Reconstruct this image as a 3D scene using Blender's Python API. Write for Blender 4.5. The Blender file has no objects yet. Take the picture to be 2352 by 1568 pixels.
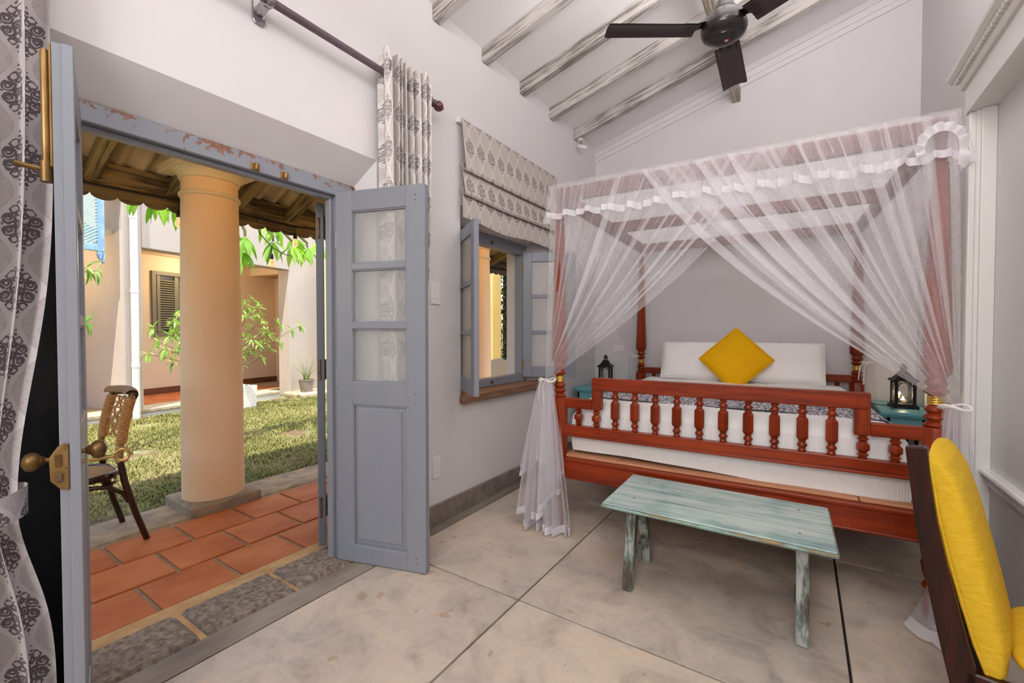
import bpy, bmesh, math, random
from mathutils import Vector, Matrix
random.seed(7)
SC = bpy.context.scene
COL = SC.collection
PI = math.pi
D = math.radians

# ------------------------------------------------------------------ camera
cam = bpy.data.objects.new('camera', bpy.data.cameras.new('camera'))
COL.objects.link(cam)
cam.location = (0, 0, 1.32)
cam.rotation_euler = (D(90 - 1.146), D(0.0), D(33.546))
cam.data.sensor_width = 36
cam.data.lens = 1005 * 36 / 2352
cam.data.clip_start = 0.02
SC.camera = cam

# ------------------------------------------------------------------ view, world, sun, room lights
SC.view_settings.view_transform = 'Standard'
SC.view_settings.look = 'None'
SC.view_settings.exposure = 0.0
SC.view_settings.gamma = 1.0
SC.view_settings.use_curve_mapping = False
SC.cycles.transparent_max_bounces = 48
SC.cycles.max_bounces = 10
SC.cycles.diffuse_bounces = 6
SC.cycles.transmission_bounces = 8
SC.cycles.sample_clamp_indirect = 8

w = bpy.data.worlds.new('sky')
SC.world = w
w.use_nodes = True
nt = w.node_tree
sky = nt.nodes.new('ShaderNodeTexSky')
sky.sky_type = 'NISHITA'
sky.sun_disc = False
sky.sun_elevation = D(62)
sky.sun_rotation = D(40)
sky.air_density = 1.2
sky.dust_density = 2.5
nt.links.new(sky.outputs[0], nt.nodes['Background'].inputs[0])
nt.nodes['Background'].inputs[1].default_value = 0.50

def lamp(name, kind, loc, energy, color=(1, 1, 1), rot=None, aim=None, **kw):
    l = bpy.data.lights.new(name, kind)
    l.energy = energy
    l.color = color
    for k, v in kw.items():
        setattr(l, k, v)
    o = bpy.data.objects.new(name, l)
    COL.objects.link(o)
    o.location = loc
    if aim is not None:
        o.rotation_euler = (Vector(aim) - Vector(loc)).to_track_quat('-Z', 'Y').to_euler()
    elif rot:
        o.rotation_euler = rot
    return o

SUN_DIR = Vector((-0.25, 0.38, -0.89))
sun = lamp('sun', 'SUN', (3, -3, 9), 6.6, (1, 0.955, 0.87), angle=D(0.6))
sun.rotation_euler = SUN_DIR.to_track_quat('-Z', 'Y').to_euler()
# soft fill added out of view to brighten the room
lamp('added_fill_high', 'AREA', (0.30, 0.1, 3.85), 40, (1.0, 0.985, 0.985), aim=(-1.0, 3.0, 0.3), shape='RECTANGLE', size=1.6, size_y=1.2)
lamp('added_fill_rear', 'AREA', (-0.10, -2.45, 2.55), 112, (1.0, 0.985, 0.98), aim=(-0.9, 3.4, 0.6), shape='RECTANGLE', size=1.8, size_y=1.6)

lamp('added_fill_up', 'AREA', (0.15, 1.95, 3.10), 70, (1.0, 0.985, 0.985), rot=(D(180 - 8), 0, 0), shape='DISK', size=1.5)  # added upward fill, bounced off the ceiling, no fixture built

# ------------------------------------------------------------------ node helper
class X:
    """a float socket inside a node tree with arithmetic"""
    def __init__(s, t, k): s.t, s.k = t, k
    def _m(s, op, *o):
        n = s.t.nodes.new('ShaderNodeMath'); n.operation = op
        for i, a in enumerate((s,) + o):
            if isinstance(a, X): s.t.links.new(a.k, n.inputs[i])
            else: n.inputs[i].default_value = a
        return X(s.t, n.outputs[0])
    def __add__(s, o): return s._m('ADD', o)
    def __sub__(s, o): return s._m('SUBTRACT', o)
    def __mul__(s, o): return s._m('MULTIPLY', o)
    def __truediv__(s, o): return s._m('DIVIDE', o)
    def lt(s, o): return s._m('LESS_THAN', o)
    def gt(s, o): return s._m('GREATER_THAN', o)
    def mx(s, o): return s._m('MAXIMUM', o)
    def mn(s, o): return s._m('MINIMUM', o)
    def ab(s): return s._m('ABSOLUTE')
    def fr(s): return s._m('FRACT')
    def fl(s): return s._m('FLOOR')
    def sq(s): return s._m('SQRT')
    def sin(s): return s._m('SINE')
    def mod(s, o): return s._m('FLOORED_MODULO', o)

def lin(c):
    if isinstance(c, str):
        c = [int(c[i:i + 2], 16) / 255 for i in (0, 2, 4)]
        c = [x / 12.92 if x <= 0.04045 else ((x + 0.055) / 1.055) ** 2.4 for x in c]
    return (c[0], c[1], c[2], 1)

def newmat(name):
    m = bpy.data.materials.new(name); m.use_nodes = True
    return m, m.node_tree, m.node_tree.nodes['Principled BSDF']

def coords(t, kind='Object', scale=(1, 1, 1), rand=True):
    tc = t.nodes.new('ShaderNodeTexCoord')
    out = tc.outputs[kind]
    if rand:
        oi = t.nodes.new('ShaderNodeObjectInfo')
        mu = t.nodes.new('ShaderNodeVectorMath'); mu.operation = 'SCALE'
        mu.inputs[0].default_value = (13.1, 7.7, 5.3)
        t.links.new(oi.outputs['Random'], mu.inputs['Scale'])
        ad = t.nodes.new('ShaderNodeVectorMath'); ad.operation = 'ADD'
        t.links.new(out, ad.inputs[0]); t.links.new(mu.outputs[0], ad.inputs[1])
        out = ad.outputs[0]
    mp = t.nodes.new('ShaderNodeMapping'); mp.inputs['Scale'].default_value = scale
    t.links.new(out, mp.inputs[0])
    return mp.outputs[0]

def noise(t, vec, scale, detail=6, rough=0.6, dist=0.0):
    n = t.nodes.new('ShaderNodeTexNoise')
    n.inputs['Scale'].default_value = scale; n.inputs['Detail'].default_value = detail
    n.inputs['Roughness'].default_value = rough; n.inputs['Distortion'].default_value = dist
    t.links.new(vec, n.inputs['Vector'])
    return n.outputs['Fac']

def ramp(t, fac, stops, interp='LINEAR'):
    r = t.nodes.new('ShaderNodeValToRGB'); r.color_ramp.interpolation = interp
    e = r.color_ramp.elements
    while len(e) < len(stops): e.new(0.5)
    for i, (p, c) in enumerate(stops):
        e[i].position = p; e[i].color = lin(c)
    t.links.new(fac.k if isinstance(fac, X) else fac, r.inputs[0])
    return r.outputs[0]

def mixc(t, fac, a, b, mode='MIX'):
    m = t.nodes.new('ShaderNodeMix'); m.data_type = 'RGBA'; m.blend_type = mode
    for s, v in ((m.inputs[0], fac), (m.inputs[6], a), (m.inputs[7], b)):
        if isinstance(v, X): t.links.new(v.k, s)
        elif isinstance(v, bpy.types.NodeSocket): t.links.new(v, s)
        elif isinstance(v, (int, float)): s.default_value = v
        else: s.default_value = lin(v)
    return m.outputs[2]

def bumpn(t, p, h, strength=0.2, dist=0.01):
    b = t.nodes.new('ShaderNodeBump'); b.inputs['Strength'].default_value = strength
    b.inputs['Distance'].default_value = dist
    t.links.new(h.k if isinstance(h, X) else h, b.inputs['Height'])
    t.links.new(b.outputs[0], p.inputs['Normal'])

def plain(name, c, rough=0.5, metal=0.0, c2=None, nscale=6, bump=0.0, bscale=60, stretch=(1, 1, 1), bdist=0.004, spec=0.5, lo=0.35, hi=0.65, coat=0.0):
    """procedural material: two tones over noise plus fine bump"""
    m, t, p = newmat(name)
    v = coords(t, scale=stretch)
    if c2 is not None:
        t.links.new(ramp(t, noise(t, v, nscale), [(lo, c), (hi, c2)]), p.inputs['Base Color'])
    else:
        p.inputs['Base Color'].default_value = lin(c)
    p.inputs['Roughness'].default_value = rough
    p.inputs['Metallic'].default_value = metal
    p.inputs['Specular IOR Level'].default_value = spec
    p.inputs['Coat Weight'].default_value = coat
    p.inputs['Coat Roughness'].default_value = 0.12
    if bump: bumpn(t, p, noise(t, v, bscale, 4), bump, bdist)
    return m

def wood(name, dark, mid, light, rough=0.35, axis=0, scale=5, bump=0.15, coat=0.0, fine=40):
    m, t, p = newmat(name)
    s = [1, 1, 1]; s[axis] = 0.09
    v = coords(t, scale=s)
    n1 = noise(t, v, scale * 2.2, 8, 0.65, 0.6)
    n2 = noise(t, v, fine, 5, 0.7)
    c = ramp(t, n1, [(0.28, dark), (0.5, mid), (0.74, light)])
    c = mixc(t, 0.35, c, ramp(t, n2, [(0.3, dark), (0.65, light)]), 'MIX')
    t.links.new(c, p.inputs['Base Color'])
    p.inputs['Roughness'].default_value = rough; p.inputs['Specular IOR Level'].default_value = 0.3
    p.inputs['Coat Weight'].default_value = coat; p.inputs['Coat Roughness'].default_value = 0.15
    bumpn(t, p, n2, bump, 0.003)
    return m

def worn(name, base, under, axis=0, cover=0.52, rough=0.6, scale=14, under2=None, stretch=0.06, patch=3.0, bump=0.4):
    """paint worn off along the grain"""
    m, t, p = newmat(name)
    s = [1, 1, 1]; s[axis] = stretch
    v = coords(t, scale=s); v0 = coords(t)
    g = X(t, noise(t, v, scale * 3, 8, 0.7)); b = X(t, noise(t, v0, patch, 4, 0.5))
    f = g * 0.65 + b * 0.35
    c = ramp(t, f, [(cover - 0.07, under), (cover - 0.02, under2 or under), (cover + 0.03, base)])
    t.links.new(c, p.inputs['Base Color'])
    p.inputs['Roughness'].default_value = rough
    bumpn(t, p, g, bump, 0.004)
    return m

M = {}
# ------------------------------------------------------------------ room materials
M['wall'] = plain('wall_plaster', (0.70, 0.672, 0.675), 0.75, c2=(0.688, 0.66, 0.663), nscale=1.5, bump=0.05, bscale=35, bdist=0.01, spec=0.25)
M['ceil'] = plain('ceiling_paint', (0.80, 0.78, 0.785), 0.8, bump=0.03, bscale=20, spec=0.2)
M['skirt'] = plain('skirting_cement', '6f655e', 0.5, c2='8f857c', nscale=7, bump=0.15, bscale=30)

def floor_mat():
    m, t, p = newmat('polished_cement')
    v = coords(t, rand=False); vr = coords(t)
    a = noise(t, vr, 1.3, 9, 0.62, 0.7); b = noise(t, vr, 4.5, 8, 0.68, 0.9); c = noise(t, vr, 26, 5, 0.7)
    col = ramp(t, a, [(0.30, '948e87'), (0.43, 'b3a89d'), (0.53, 'c8b8a5'), (0.66, 'd3c1aa')])
    col = mixc(t, 0.55, col, ramp(t, b, [(0.32, '83746a'), (0.46, 'b2a496'), (0.56, 'c8baab'), (0.70, 'd1ae8c')]))
    sp = X(t, noise(t, vr, 9, 3, 0.5)).gt(0.705)
    col = mixc(t, sp * 0.5, col, '9a6f4f')
    col = mixc(t, 0.12, col, ramp(t, c, [(0.3, '80746a'), (0.7, 'd5c8ba')]))
    t.links.new(col, p.inputs['Base Color'])
    t.links.new(ramp(t, b, [(0.3, (0.34, 0.34, 0.34)), (0.7, (0.52, 0.52, 0.52))]), p.inputs['Roughness'])
    p.inputs['Specular IOR Level'].default_value = 0.4
    bumpn(t, p, c, 0.05, 0.004)
    return m
M['floor'] = floor_mat()
M['joint'] = plain('joint_dark', '2a2522', 0.8)
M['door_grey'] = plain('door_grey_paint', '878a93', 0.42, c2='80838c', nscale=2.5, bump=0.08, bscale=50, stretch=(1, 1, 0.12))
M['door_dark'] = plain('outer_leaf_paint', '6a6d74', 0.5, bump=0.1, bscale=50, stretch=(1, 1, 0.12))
M['charcoal'] = plain('charcoal_mottle', '1b1c1f', 0.45, c2='101113', nscale=5, bump=0.1)

def peeling():
    m, t, p = newmat('peeling_grey_paint')
    v = coords(t, rand=False); tc = t.nodes.new('ShaderNodeTexCoord')
    sx = t.nodes.new('ShaderNodeSeparateXYZ'); t.links.new(tc.outputs['Object'], sx.inputs[0])
    z = X(t, sx.outputs[2])
    n = X(t, noise(t, v, 15, 8, 0.72, 0.5)); n2 = X(t, noise(t, v, 42, 6, 0.7))
    f = n * 0.75 + n2 * 0.25 + (z - 2.15) * 2.0
    wd = ramp(t, n2, [(0.3, '5a3427'), (0.7, '9b6a52')])
    c = mixc(t, f.gt(0.555), '878a93', wd)
    t.links.new(c, p.inputs['Base Color']); p.inputs['Roughness'].default_value = 0.5
    bumpn(t, p, f.lt(0.555), 0.5, 0.004)
    return m
M['peel'] = peeling()
M['brass'] = plain('aged_brass', '7d6138', 0.42, 0.75, c2='5c4426', nscale=9, bump=0.1, bscale=80)
M['brass_bright'] = plain('bright_brass', 'a08150', 0.42, 0.7, c2='7c5c34', nscale=7)
M['gold'] = plain('gold_collar', 'd9b45a', 0.25, 1.0)
M['iron'] = plain('rusty_hinge', '5e4a3c', 0.6, 0.6, c2='8a6a4a', nscale=30, bump=0.3)
M['rod'] = plain('rod_wood', '55434a', 0.4, c2='6b5a60', nscale=14, stretch=(1, 0.1, 1))
M['rod_end'] = plain('rod_finial_wood', '5b2a26', 0.28, coat=0.4)
M['chrome'] = plain('nickel_bracket', 'a9a4a6', 0.25, 1.0)
M['plastic'] = plain('white_plastic', 'e6e2df', 0.35)
M['sill'] = wood('sill_wood', '5a3f31', '8a6650', 'a88266', 0.6, 1, 6, 0.4)
M['rafter'] = worn('limewashed_rafter', 'c6c0bb', '766f69', 0, 0.485, 0.75, 26, 'a39c96', 0.035, 2.5, 0.25)
M['rafter_y'] = worn('limewashed_purlin', 'bdb5ac', '7d7366', 1, 0.52, 0.75, 26, '9e9486', 0.035, 2.5, 0.25)

def pane_mat(name, tint=(0.93, 0.93, 0.92), dark=0.0, scale=70):
    m, t, p = newmat(name)
    v = coords(t, rand=False)
    vo = t.nodes.new('ShaderNodeTexVoronoi'); vo.inputs['Scale'].default_value = scale
    vo.inputs['Randomness'].default_value = 0.0
    t.links.new(v, vo.inputs['Vector'])
    p.inputs['Base Color'].default_value = (*tint, 1)
    p.inputs['Roughness'].default_value = 0.22
    p.inputs['IOR'].default_value = 1.2
    p.inputs['Transmission Weight'].default_value = 0.8
    bumpn(t, p, vo.outputs['Distance'], 0.5, 0.006)
    return m
M['pane'] = pane_mat('patterned_glass')
M['pane2'] = pane_mat('hobnail_glass', (0.95, 0.94, 0.92), scale=55)

def damask(name, ground, ink, pale, cw=0.075, ch=0.15, rough=0.85, bold=1.0):
    """woven damask: half-drop ogee medallions with scrolls, dark and pale columns by turns (flat print)"""
    m, t, p = newmat(name)
    uv = t.nodes.new('ShaderNodeUVMap'); uv.uv_map = 'uv'
    sx = t.nodes.new('ShaderNodeSeparateXYZ'); t.links.new(uv.outputs[0], sx.inputs[0])
    u = X(t, sx.outputs[0]) / cw; v0 = X(t, sx.outputs[1]) / ch
    nz = t.nodes.new('ShaderNodeTexNoise'); nz.inputs['Scale'].default_value = 60
    t.links.new(uv.outputs[0], nz.inputs['Vector'])
    jit = (X(t, nz.outputs['Fac']) - 0.5) * 0.42
    a2 = ((u * 0.5).fr() - 0.5).ab() * 2.0
    b0 = (v0.fr() - 0.5) * 2.0
    wA = (b0 * PI)._m('COSINE') * 0.40 + 0.5
    isA = a2.lt(wA)
    par = isA * -1.0 + 1.0
    b1 = (((b0 + 1.0) * 0.5 + 0.5).fr() - 0.5) * 2.0
    a = a2 * isA + (a2 * -1.0 + 1.0) * par
    b = b0 * isA + b1 * par
    wl_ = wA * isA + (wA * -1.0 + 1.0) * par
    edge = (a2 - wA).ab().lt(0.07)
    inside = (a2 - wA).ab().gt(0.13)
    aj = a + jit * 0.5; bj = (b + jit * 0.4) * 1.75
    def dist(cx, cy):
        dx = aj - cx; dy = bj - cy
        return (dx * dx + dy * dy).sq()
    def ring(cx, cy, r, wd): return (dist(cx, cy) - r).ab().lt(wd)
    def dot(cx, cy, r): return dist(cx, cy).lt(r)
    q = 0.045 * bold
    s = ring(0.36, 0.34, 0.25, q * 1.1).mx(ring(0.40, 0.30, 0.12, q)).mx(dot(0.40, 0.30, 0.035 * bold))
    s = s.mx(ring(0.42, -0.30, 0.24, q * 1.1)).mx(ring(0.42, -0.34, 0.11, q)).mx(ring(0.0, 0.0, 0.17, q * 1.2)).mx(dot(0.0, 0.0, 0.07 * bold))
    s = s.mx(ring(0.20, -0.80, 0.19, q)).mx(ring(0.20, 0.84, 0.17, q)).mx(ring(0.0, 0.60, 0.12, q)).mx(ring(0.0, -0.58, 0.12, q * 1.2))
    s = s.mx(dot(0.0, 1.15, 0.09)).mx(dot(0.0, -1.15, 0.09)).mx(dot(0.0, 1.42, 0.06)).mx(dot(0.0, -1.42, 0.06)).mx(dot(0.68, 0.02, 0.07))
    sd = s * inside
    fibre = noise(t, uv.outputs[0], 900, 2, 0.5)
    body = mixc(t, inside * (par * 0.85 + 0.08), ground, pale)
    c = mixc(t, sd * (par * -0.65 + 1.0), body, mixc(t, par, ink, ground))
    c = mixc(t, edge * 0.5, c, ground)
    t.links.new(c, p.inputs['Base Color']); p.inputs['Roughness'].default_value = rough
    p.inputs['Specular IOR Level'].default_value = 0.2
    p.inputs['Sheen Weight'].default_value = 0.15
    bumpn(t, p, fibre, 0.15, 0.002)
    return m
M['damask_blind'] = damask('blind_damask', 'c9c0ba', '827776', 'b6aca3', 0.066, 0.225)
M['damask_right'] = damask('curtain_damask', 'dfdad7', '958a88', 'cac1bb', 0.066, 0.225)
M['damask_left'] = damask('curtain_damask_bold', 'cbc4c4', '6c6164', 'b0a8a8', 0.060, 0.200, bold=1.2)

# ------------------------------------------------------------------ mesh helper
class MB:
    def __init__(s): s.v = []; s.f = []; s.uv = None
    def quad(s, *p):
        n = len(s.v); s.v += [tuple(q) for q in p]; s.f.append(tuple(range(n, n + len(p)))); return s
    def box(s, x0, x1, y0, y1, z0, z1):
        n = len(s.v)
        s.v += [(x, y, z) for z in (z0, z1) for y in (y0, y1) for x in (x0, x1)]
        s.f += [tuple(n + i for i in q) for q in ((0, 2, 3, 1), (4, 5, 7, 6), (0, 1, 5, 4), (2, 6, 7, 3), (0, 4, 6, 2), (1, 3, 7, 5))]
        return s
    def bar(s, p, q, wd, ht, up=(0, 0, 1)):
        """rectangular bar from p to q"""
        p, q = Vector(p), Vector(q); d = (q - p).normalized(); u = Vector(up)
        r = d.cross(u)
        if r.length < 1e-4: r = d.cross(Vector((1, 0, 0)))
        r.normalize(); u = r.cross(d)
        n = len(s.v)
        for e in (p, q):
            for a, b in ((-1, -1), (1, -1), (1, 1), (-1, 1)):
                s.v.append(tuple(e + r * a * wd / 2 + u * b * ht / 2))
        s.f += [(n, n + 3, n + 2, n + 1), (n + 4, n + 5, n + 6, n + 7)] + [(n + i, n + (i + 1) % 4, n + 4 + (i + 1) % 4, n + 4 + i) for i in range(4)]
        return s
    def lathe(s, prof, n=20, c=(0, 0, 0), axis='z', phase=0.0, cap=True):
        b = len(s.v)
        for r, h in prof:
            for i in range(n):
                a = 2 * PI * i / n + phase
                x, y = r * math.cos(a), r * math.sin(a)
                P = {'z': (x, y, h), 'x': (h, x, y), 'y': (x, h, y)}[axis]
                s.v.append((P[0] + c[0], P[1] + c[1], P[2] + c[2]))
        m = len(prof)
        for k in range(m - 1):
            for i in range(n):
                j = (i + 1) % n
                q = (b + k * n + i, b + k * n + j, b + (k + 1) * n + j, b + (k + 1) * n + i)
                s.f.append(q if axis != 'y' else q[::-1])
        if cap:
            s.f.append(tuple(b + i for i in range(n))[::-1]); s.f.append(tuple(b + (m - 1) * n + i for i in range(n)))
        return s
    def tube(s, path, r, n=8, cap=True, flat=1.0, phase=0.0):
        path = [Vector(p) for p in path]; m = len(path); b = len(s.v)
        rr = r if isinstance(r, (list, tuple)) else [r] * m
        prev = None
        for k, p in enumerate(path):
            d = (path[min(k + 1, m - 1)] - path[max(k - 1, 0)])
            d = d.normalized() if d.length > 1e-9 else Vector((0, 0, 1))
            if prev is None:
                a = d.cross(Vector((0, 0, 1)))
                if a.length < 1e-3: a = d.cross(Vector((1, 0, 0)))
            else:
                a = prev - d * prev.dot(d)
            a.normalize(); prev = a; c = d.cross(a)
            for i in range(n):
                t = 2 * PI * i / n + phase
                s.v.append(tuple(p + a * rr[k] * math.cos(t) + c * rr[k] * flat * math.sin(t)))
        for k in range(m - 1):
            for i in range(n):
                j = (i + 1) % n
                s.f.append((b + k * n + i, b + k * n + j, b + (k + 1) * n + j, b + (k + 1) * n + i))
        if cap:
            s.f.append(tuple(b + i for i in range(n))[::-1]); s.f.append(tuple(b + (m - 1) * n + i for i in range(n)))
        return s
    def prism(s, poly, axis, a, c):
        """extrude polygon (2D in the other two axes, order xyz) along axis from a to c"""
        n = len(s.v); k = len(poly)
        for h in (a, c):
            for p, q in poly:
                s.v.append({0: (h, p, q), 1: (p, h, q), 2: (p, q, h)}[axis])
        s.f += [tuple(n + i for i in range(k))[::-1], tuple(n + k + i for i in range(k))]
        s.f += [(n + i, n + (i + 1) % k, n + k + (i + 1) % k, n + k + i) for i in range(k)]
        return s
    def grid(s, fn, nu, nv, uvs=None, close=False):
        """surface fn(a, b) with a, b in 0..1; uvs = (width, height) of the cloth in metres"""
        b = len(s.v)
        for j in range(nv + 1):
            for i in range(nu + 1):
                s.v.append(tuple(fn(i / nu, j / nv)))
        for j in range(nv):
            for i in range(nu):
                q = b + j * (nu + 1) + i
                s.f.append((q, q + 1, q + nu + 2, q + nu + 1))
        if uvs:
            if s.uv is None: s.uv = {}
            for j in range(nv + 1):
                for i in range(nu + 1):
                    s.uv[b + j * (nu + 1) + i] = (uvs[0] * i / nu, uvs[1] * j / nv)
        return s
    def mesh(s, name, mat, smooth=False, bevel=0.0, seg=1, fix=True):
        me = bpy.data.meshes.new(name)
        me.from_pydata(s.v, [], s.f)
        if s.uv is not None:
            l = me.uv_layers.new(name='uv')
            for lp in me.loops: l.data[lp.index].uv = s.uv.get(lp.vertex_index, (0, 0))
        bm = bmesh.new(); bm.from_mesh(me)
        if fix: bmesh.ops.recalc_face_normals(bm, faces=bm.faces)
        if bevel:
            ed = [e for e in bm.edges if len(e.link_faces) == 2 and e.calc_face_angle(0) > 0.5]
            bmesh.ops.bevel(bm, geom=ed, offset=bevel, segments=seg, affect='EDGES', profile=0.6, clamp_overlap=True)
        bm.to_mesh(me); bm.free()
        for pl in me.polygons: pl.use_smooth = smooth
        if smooth and not bevel: me.set_sharp_from_angle(angle=D(42))
        me.materials.append(mat)
        return me
    def build(s, name, mat, parent=None, smooth=False, bevel=0.0, seg=1, loc=None, rot=None, fix=True, **props):
        return link(name, s.mesh(name, mat, smooth, bevel, seg, fix), parent, loc, rot, **props)

def link(name, me, parent=None, loc=None, rot=None, **props):
    o = bpy.data.objects.new(name, me); COL.objects.link(o)
    if parent is not None: o.parent = parent
    if loc is not None: o.location = loc
    if rot is not None: o.rotation_euler = rot
    for k, v in props.items(): o[k] = v
    return o

def thing(name, label, cat, loc=(0, 0, 0), rotz=0.0, group=None, kind=None):
    return tag(link(name, None, None, loc, (0, 0, rotz)), label, cat, group, kind)

def tag(o, label, cat=None, group=None, kind=None):
    o['label'] = label
    if cat: o['category'] = cat
    if group: o['group'] = group
    if kind: o['kind'] = kind
    return o

def copytree(o, parent=None, **props):
    c = o.copy(); COL.objects.link(c)
    c.parent = parent
    for k, v in props.items(): c[k] = v
    for ch in o.children: copytree(ch, c)
    return c

# ------------------------------------------------------------------ room shell
XL, XO, YB, YF, XR = -2.10, -2.45, 5.00, -2.60, 0.81
def zc(x): return 3.53 + 0.27 * (x + 2.10)           # sloping ceiling

def wall_x(name, stages_x, y0, y1, z0, z1, openings, mat):
    """wall across x = stages_x[0] (inner) to stages_x[-1] (outer); every opening is one (ya, yb, za, zb) per stage"""
    m = MB()
    for x, k in ((stages_x[0], 0), (stages_x[-1], -1)):
        y = y0
        for op in sorted(openings, key=lambda o: o[k][0]):
            ya, yb, za, zb = op[k]
            m.quad((x, y, z0), (x, ya, z0), (x, ya, z1), (x, y, z1))
            if za > z0: m.quad((x, ya, z0), (x, yb, z0), (x, yb, za), (x, ya, za))
            m.quad((x, ya, zb), (x, yb, zb), (x, yb, z1), (x, ya, z1))
            y = yb
        m.quad((x, y, z0), (x, y1, z0), (x, y1, z1), (x, y, z1))
    for op in openings:
        for i in range(len(stages_x) - 1):
            a, b = op[i], op[i + 1]; xa, xb = stages_x[i], stages_x[i + 1]
            m.quad((xa, a[0], a[2]), (xb, b[0], b[2]), (xb, b[0], b[3]), (xa, a[0], a[3]))
            m.quad((xa, a[1], a[2]), (xb, b[1], b[2]), (xb, b[1], b[3]), (xa, a[1], a[3]))
            m.quad((xa, a[0], a[3]), (xa, a[1], a[3]), (xb, b[1], b[3]), (xb, b[0], b[3]))
            if a[2] > z0: m.quad((xa, a[0], a[2]), (xa, a[1], a[2]), (xb, b[1], b[2]), (xb, b[0], b[2]))
    xi, xo = stages_x[0], stages_x[-1]
    m.quad((xi, y0, z0), (xo, y0, z0), (xo, y0, z1), (xi, y0, z1)); m.quad((xi, y1, z0), (xo, y1, z0), (xo, y1, z1), (xi, y1, z1))
    m.quad((xi, y0, z1), (xi, y1, z1), (xo, y1, z1), (xo, y0, z1))
    return m.build(name, mat, fix=False, kind='structure')

DOOR = [(0.25, 1.725, -0.12, 2.335), (0.30, 1.675, -0.12, 2.190), (0.30, 1.675, -0.12, 2.190)]
WIN = [(2.48, 3.78, 0.80, 2.26), (2.50, 3.60, 0.86, 2.15), (2.50, 3.60, 0.86, 2.15)]
wl = wall_x('wall_left', [XL, -2.25, XO], YF - 0.2, YB + 0.2, -0.12, zc(XL) + 0.02, [DOOR, WIN], M['wall'])
tag(wl, 'white plaster wall with the open double door and the window', 'wall')

m = MB(); m.prism([(XO, -0.12), (1.2, -0.12), (1.2, zc(1.2)), (XO, zc(XO))], 1, YB, YB + 0.2)
tag(m.build('wall_back', M['wall'], kind='structure'), 'white plaster wall behind the head of the bed', 'wall')
m = MB(); m.prism([(XO, -0.12), (1.2, -0.12), (1.2, zc(1.2)), (XO, zc(XO))], 1, YF - 0.2, YF)
tag(m.build('wall_front', M['wall'], kind='structure'), 'white wall behind the camera', 'wall')
m = MB(); m.box(0.90, 1.2, YF, YB, -0.12, zc(1.2))                # right wall with a shallow niche for the shelf unit
m.box(XR, 0.90, 3.26, YB, -0.12, zc(XR)); m.box(XR, 0.90, YF, 3.26, 2.62, zc(XR))
tag(m.build('wall_right', M['wall'], kind='structure'), 'white wall to the right of the bed', 'wall')

m = MB(); xa, xb = -2.5, 1.25
m.prism([(xa, zc(xa)), (xb, zc(xb)), (xb, zc(xb) + 0.12), (xa, zc(xa) + 0.12)], 1, YF - 0.25, YB + 0.25)
ceil = tag(m.build('ceiling', M['ceil'], kind='structure'), 'sloping white boarded ceiling carrying limewashed rafters', 'ceiling')
RY = [2.235 + 0.545 * k for k in range(-8, 5)]
for y in RY:
    L = 3.1
    o = MB().box(0, L, -0.038, 0.038, -0.105, 0.0)
    o.build('rafter', M['rafter'], ceil, bevel=0.006, loc=(XL - 0.02, y, zc(XL - 0.02) + 0.002), rot=(0, -math.atan(0.27), 0))
zp = 3.655
MB().box(-0.615, -0.545, YF, YB + 0.02, zp, zp + 0.13).build('purlin', M['rafter_y'], ceil, bevel=0.005)

# plaster cornice rising along the back wall
m = MB()
for (dz, h, dpt) in ((-0.165, 0.05, 0.018), (-0.115, 0.06, 0.03), (-0.055, 0.06, 0.045)):
    m.prism([(XL, zc(XL) + dz), (XR, zc(XR) + dz), (XR, zc(XR) + dz + h), (XL, zc(XL) + dz + h)], 1, YB - dpt, YB)
tag(m.build('trim_1', M['wall'], kind='structure'), 'plain white cornice rising along the back wall', 'trim')

m = MB().box(XL, XL + 0.022, 1.725, YB, 0.0, 0.135)
tag(m.build('baseboard_left', M['skirt'], bevel=0.004, kind='structure'), 'grey cement skirting along the wall with the window', 'baseboard')
m = MB().box(XL, XR, YB - 0.02, YB, 0.0, 0.135)
tag(m.build('baseboard_back', M['skirt'], kind='structure'), 'grey cement skirting behind the bed', 'baseboard')

# floor: cement slabs with dark recessed joints
m = MB().box(XL, 0.95, YF, YB, -0.10, -0.030)
fl = tag(m.build('floor', M['joint'], kind='structure'), 'polished cement floor cast in large slabs', 'floor')
xs = [-1.998, -1.155, 0.17, 0.95]; ys = [YF, -0.85, 0.47, 1.80, 3.13, 4.46, YB]
g = 0.0052
for i in range(len(xs) - 1):
    for j in range(len(ys) - 1):
        x0, x1, y0, y1 = xs[i] + g, xs[i + 1] - g, ys[j] + g, ys[j + 1] - g
        o = MB().box(-(x1 - x0) / 2, (x1 - x0) / 2, -(y1 - y0) / 2, (y1 - y0) / 2, -0.05, 0.0)
        o.build('slab', M['floor'], fl, bevel=0.0012, loc=((x0 + x1) / 2, (y0 + y1) / 2, 0))
M['threshold'] = plain('threshold_cement', '6f645a', 0.5, c2='968a7d', nscale=5, bump=0.12, bscale=30, stretch=(1, 0.35, 1))
M['granite'] = plain('rough_granite', '5f5145', 0.7, c2='9a8b7c', nscale=42, bump=0.6, bscale=60, bdist=0.008, lo=0.36, hi=0.66)
M['mortar'] = plain('sandy_mortar', 'b08a5c', 0.85, c2='c6a271', nscale=12, bump=0.3, bscale=50)
MB().box(XL - 0.04, -2.005, YF, YB, -0.05, 0.0015).build('border_strip', M['threshold'], fl, bevel=0.003)
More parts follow.
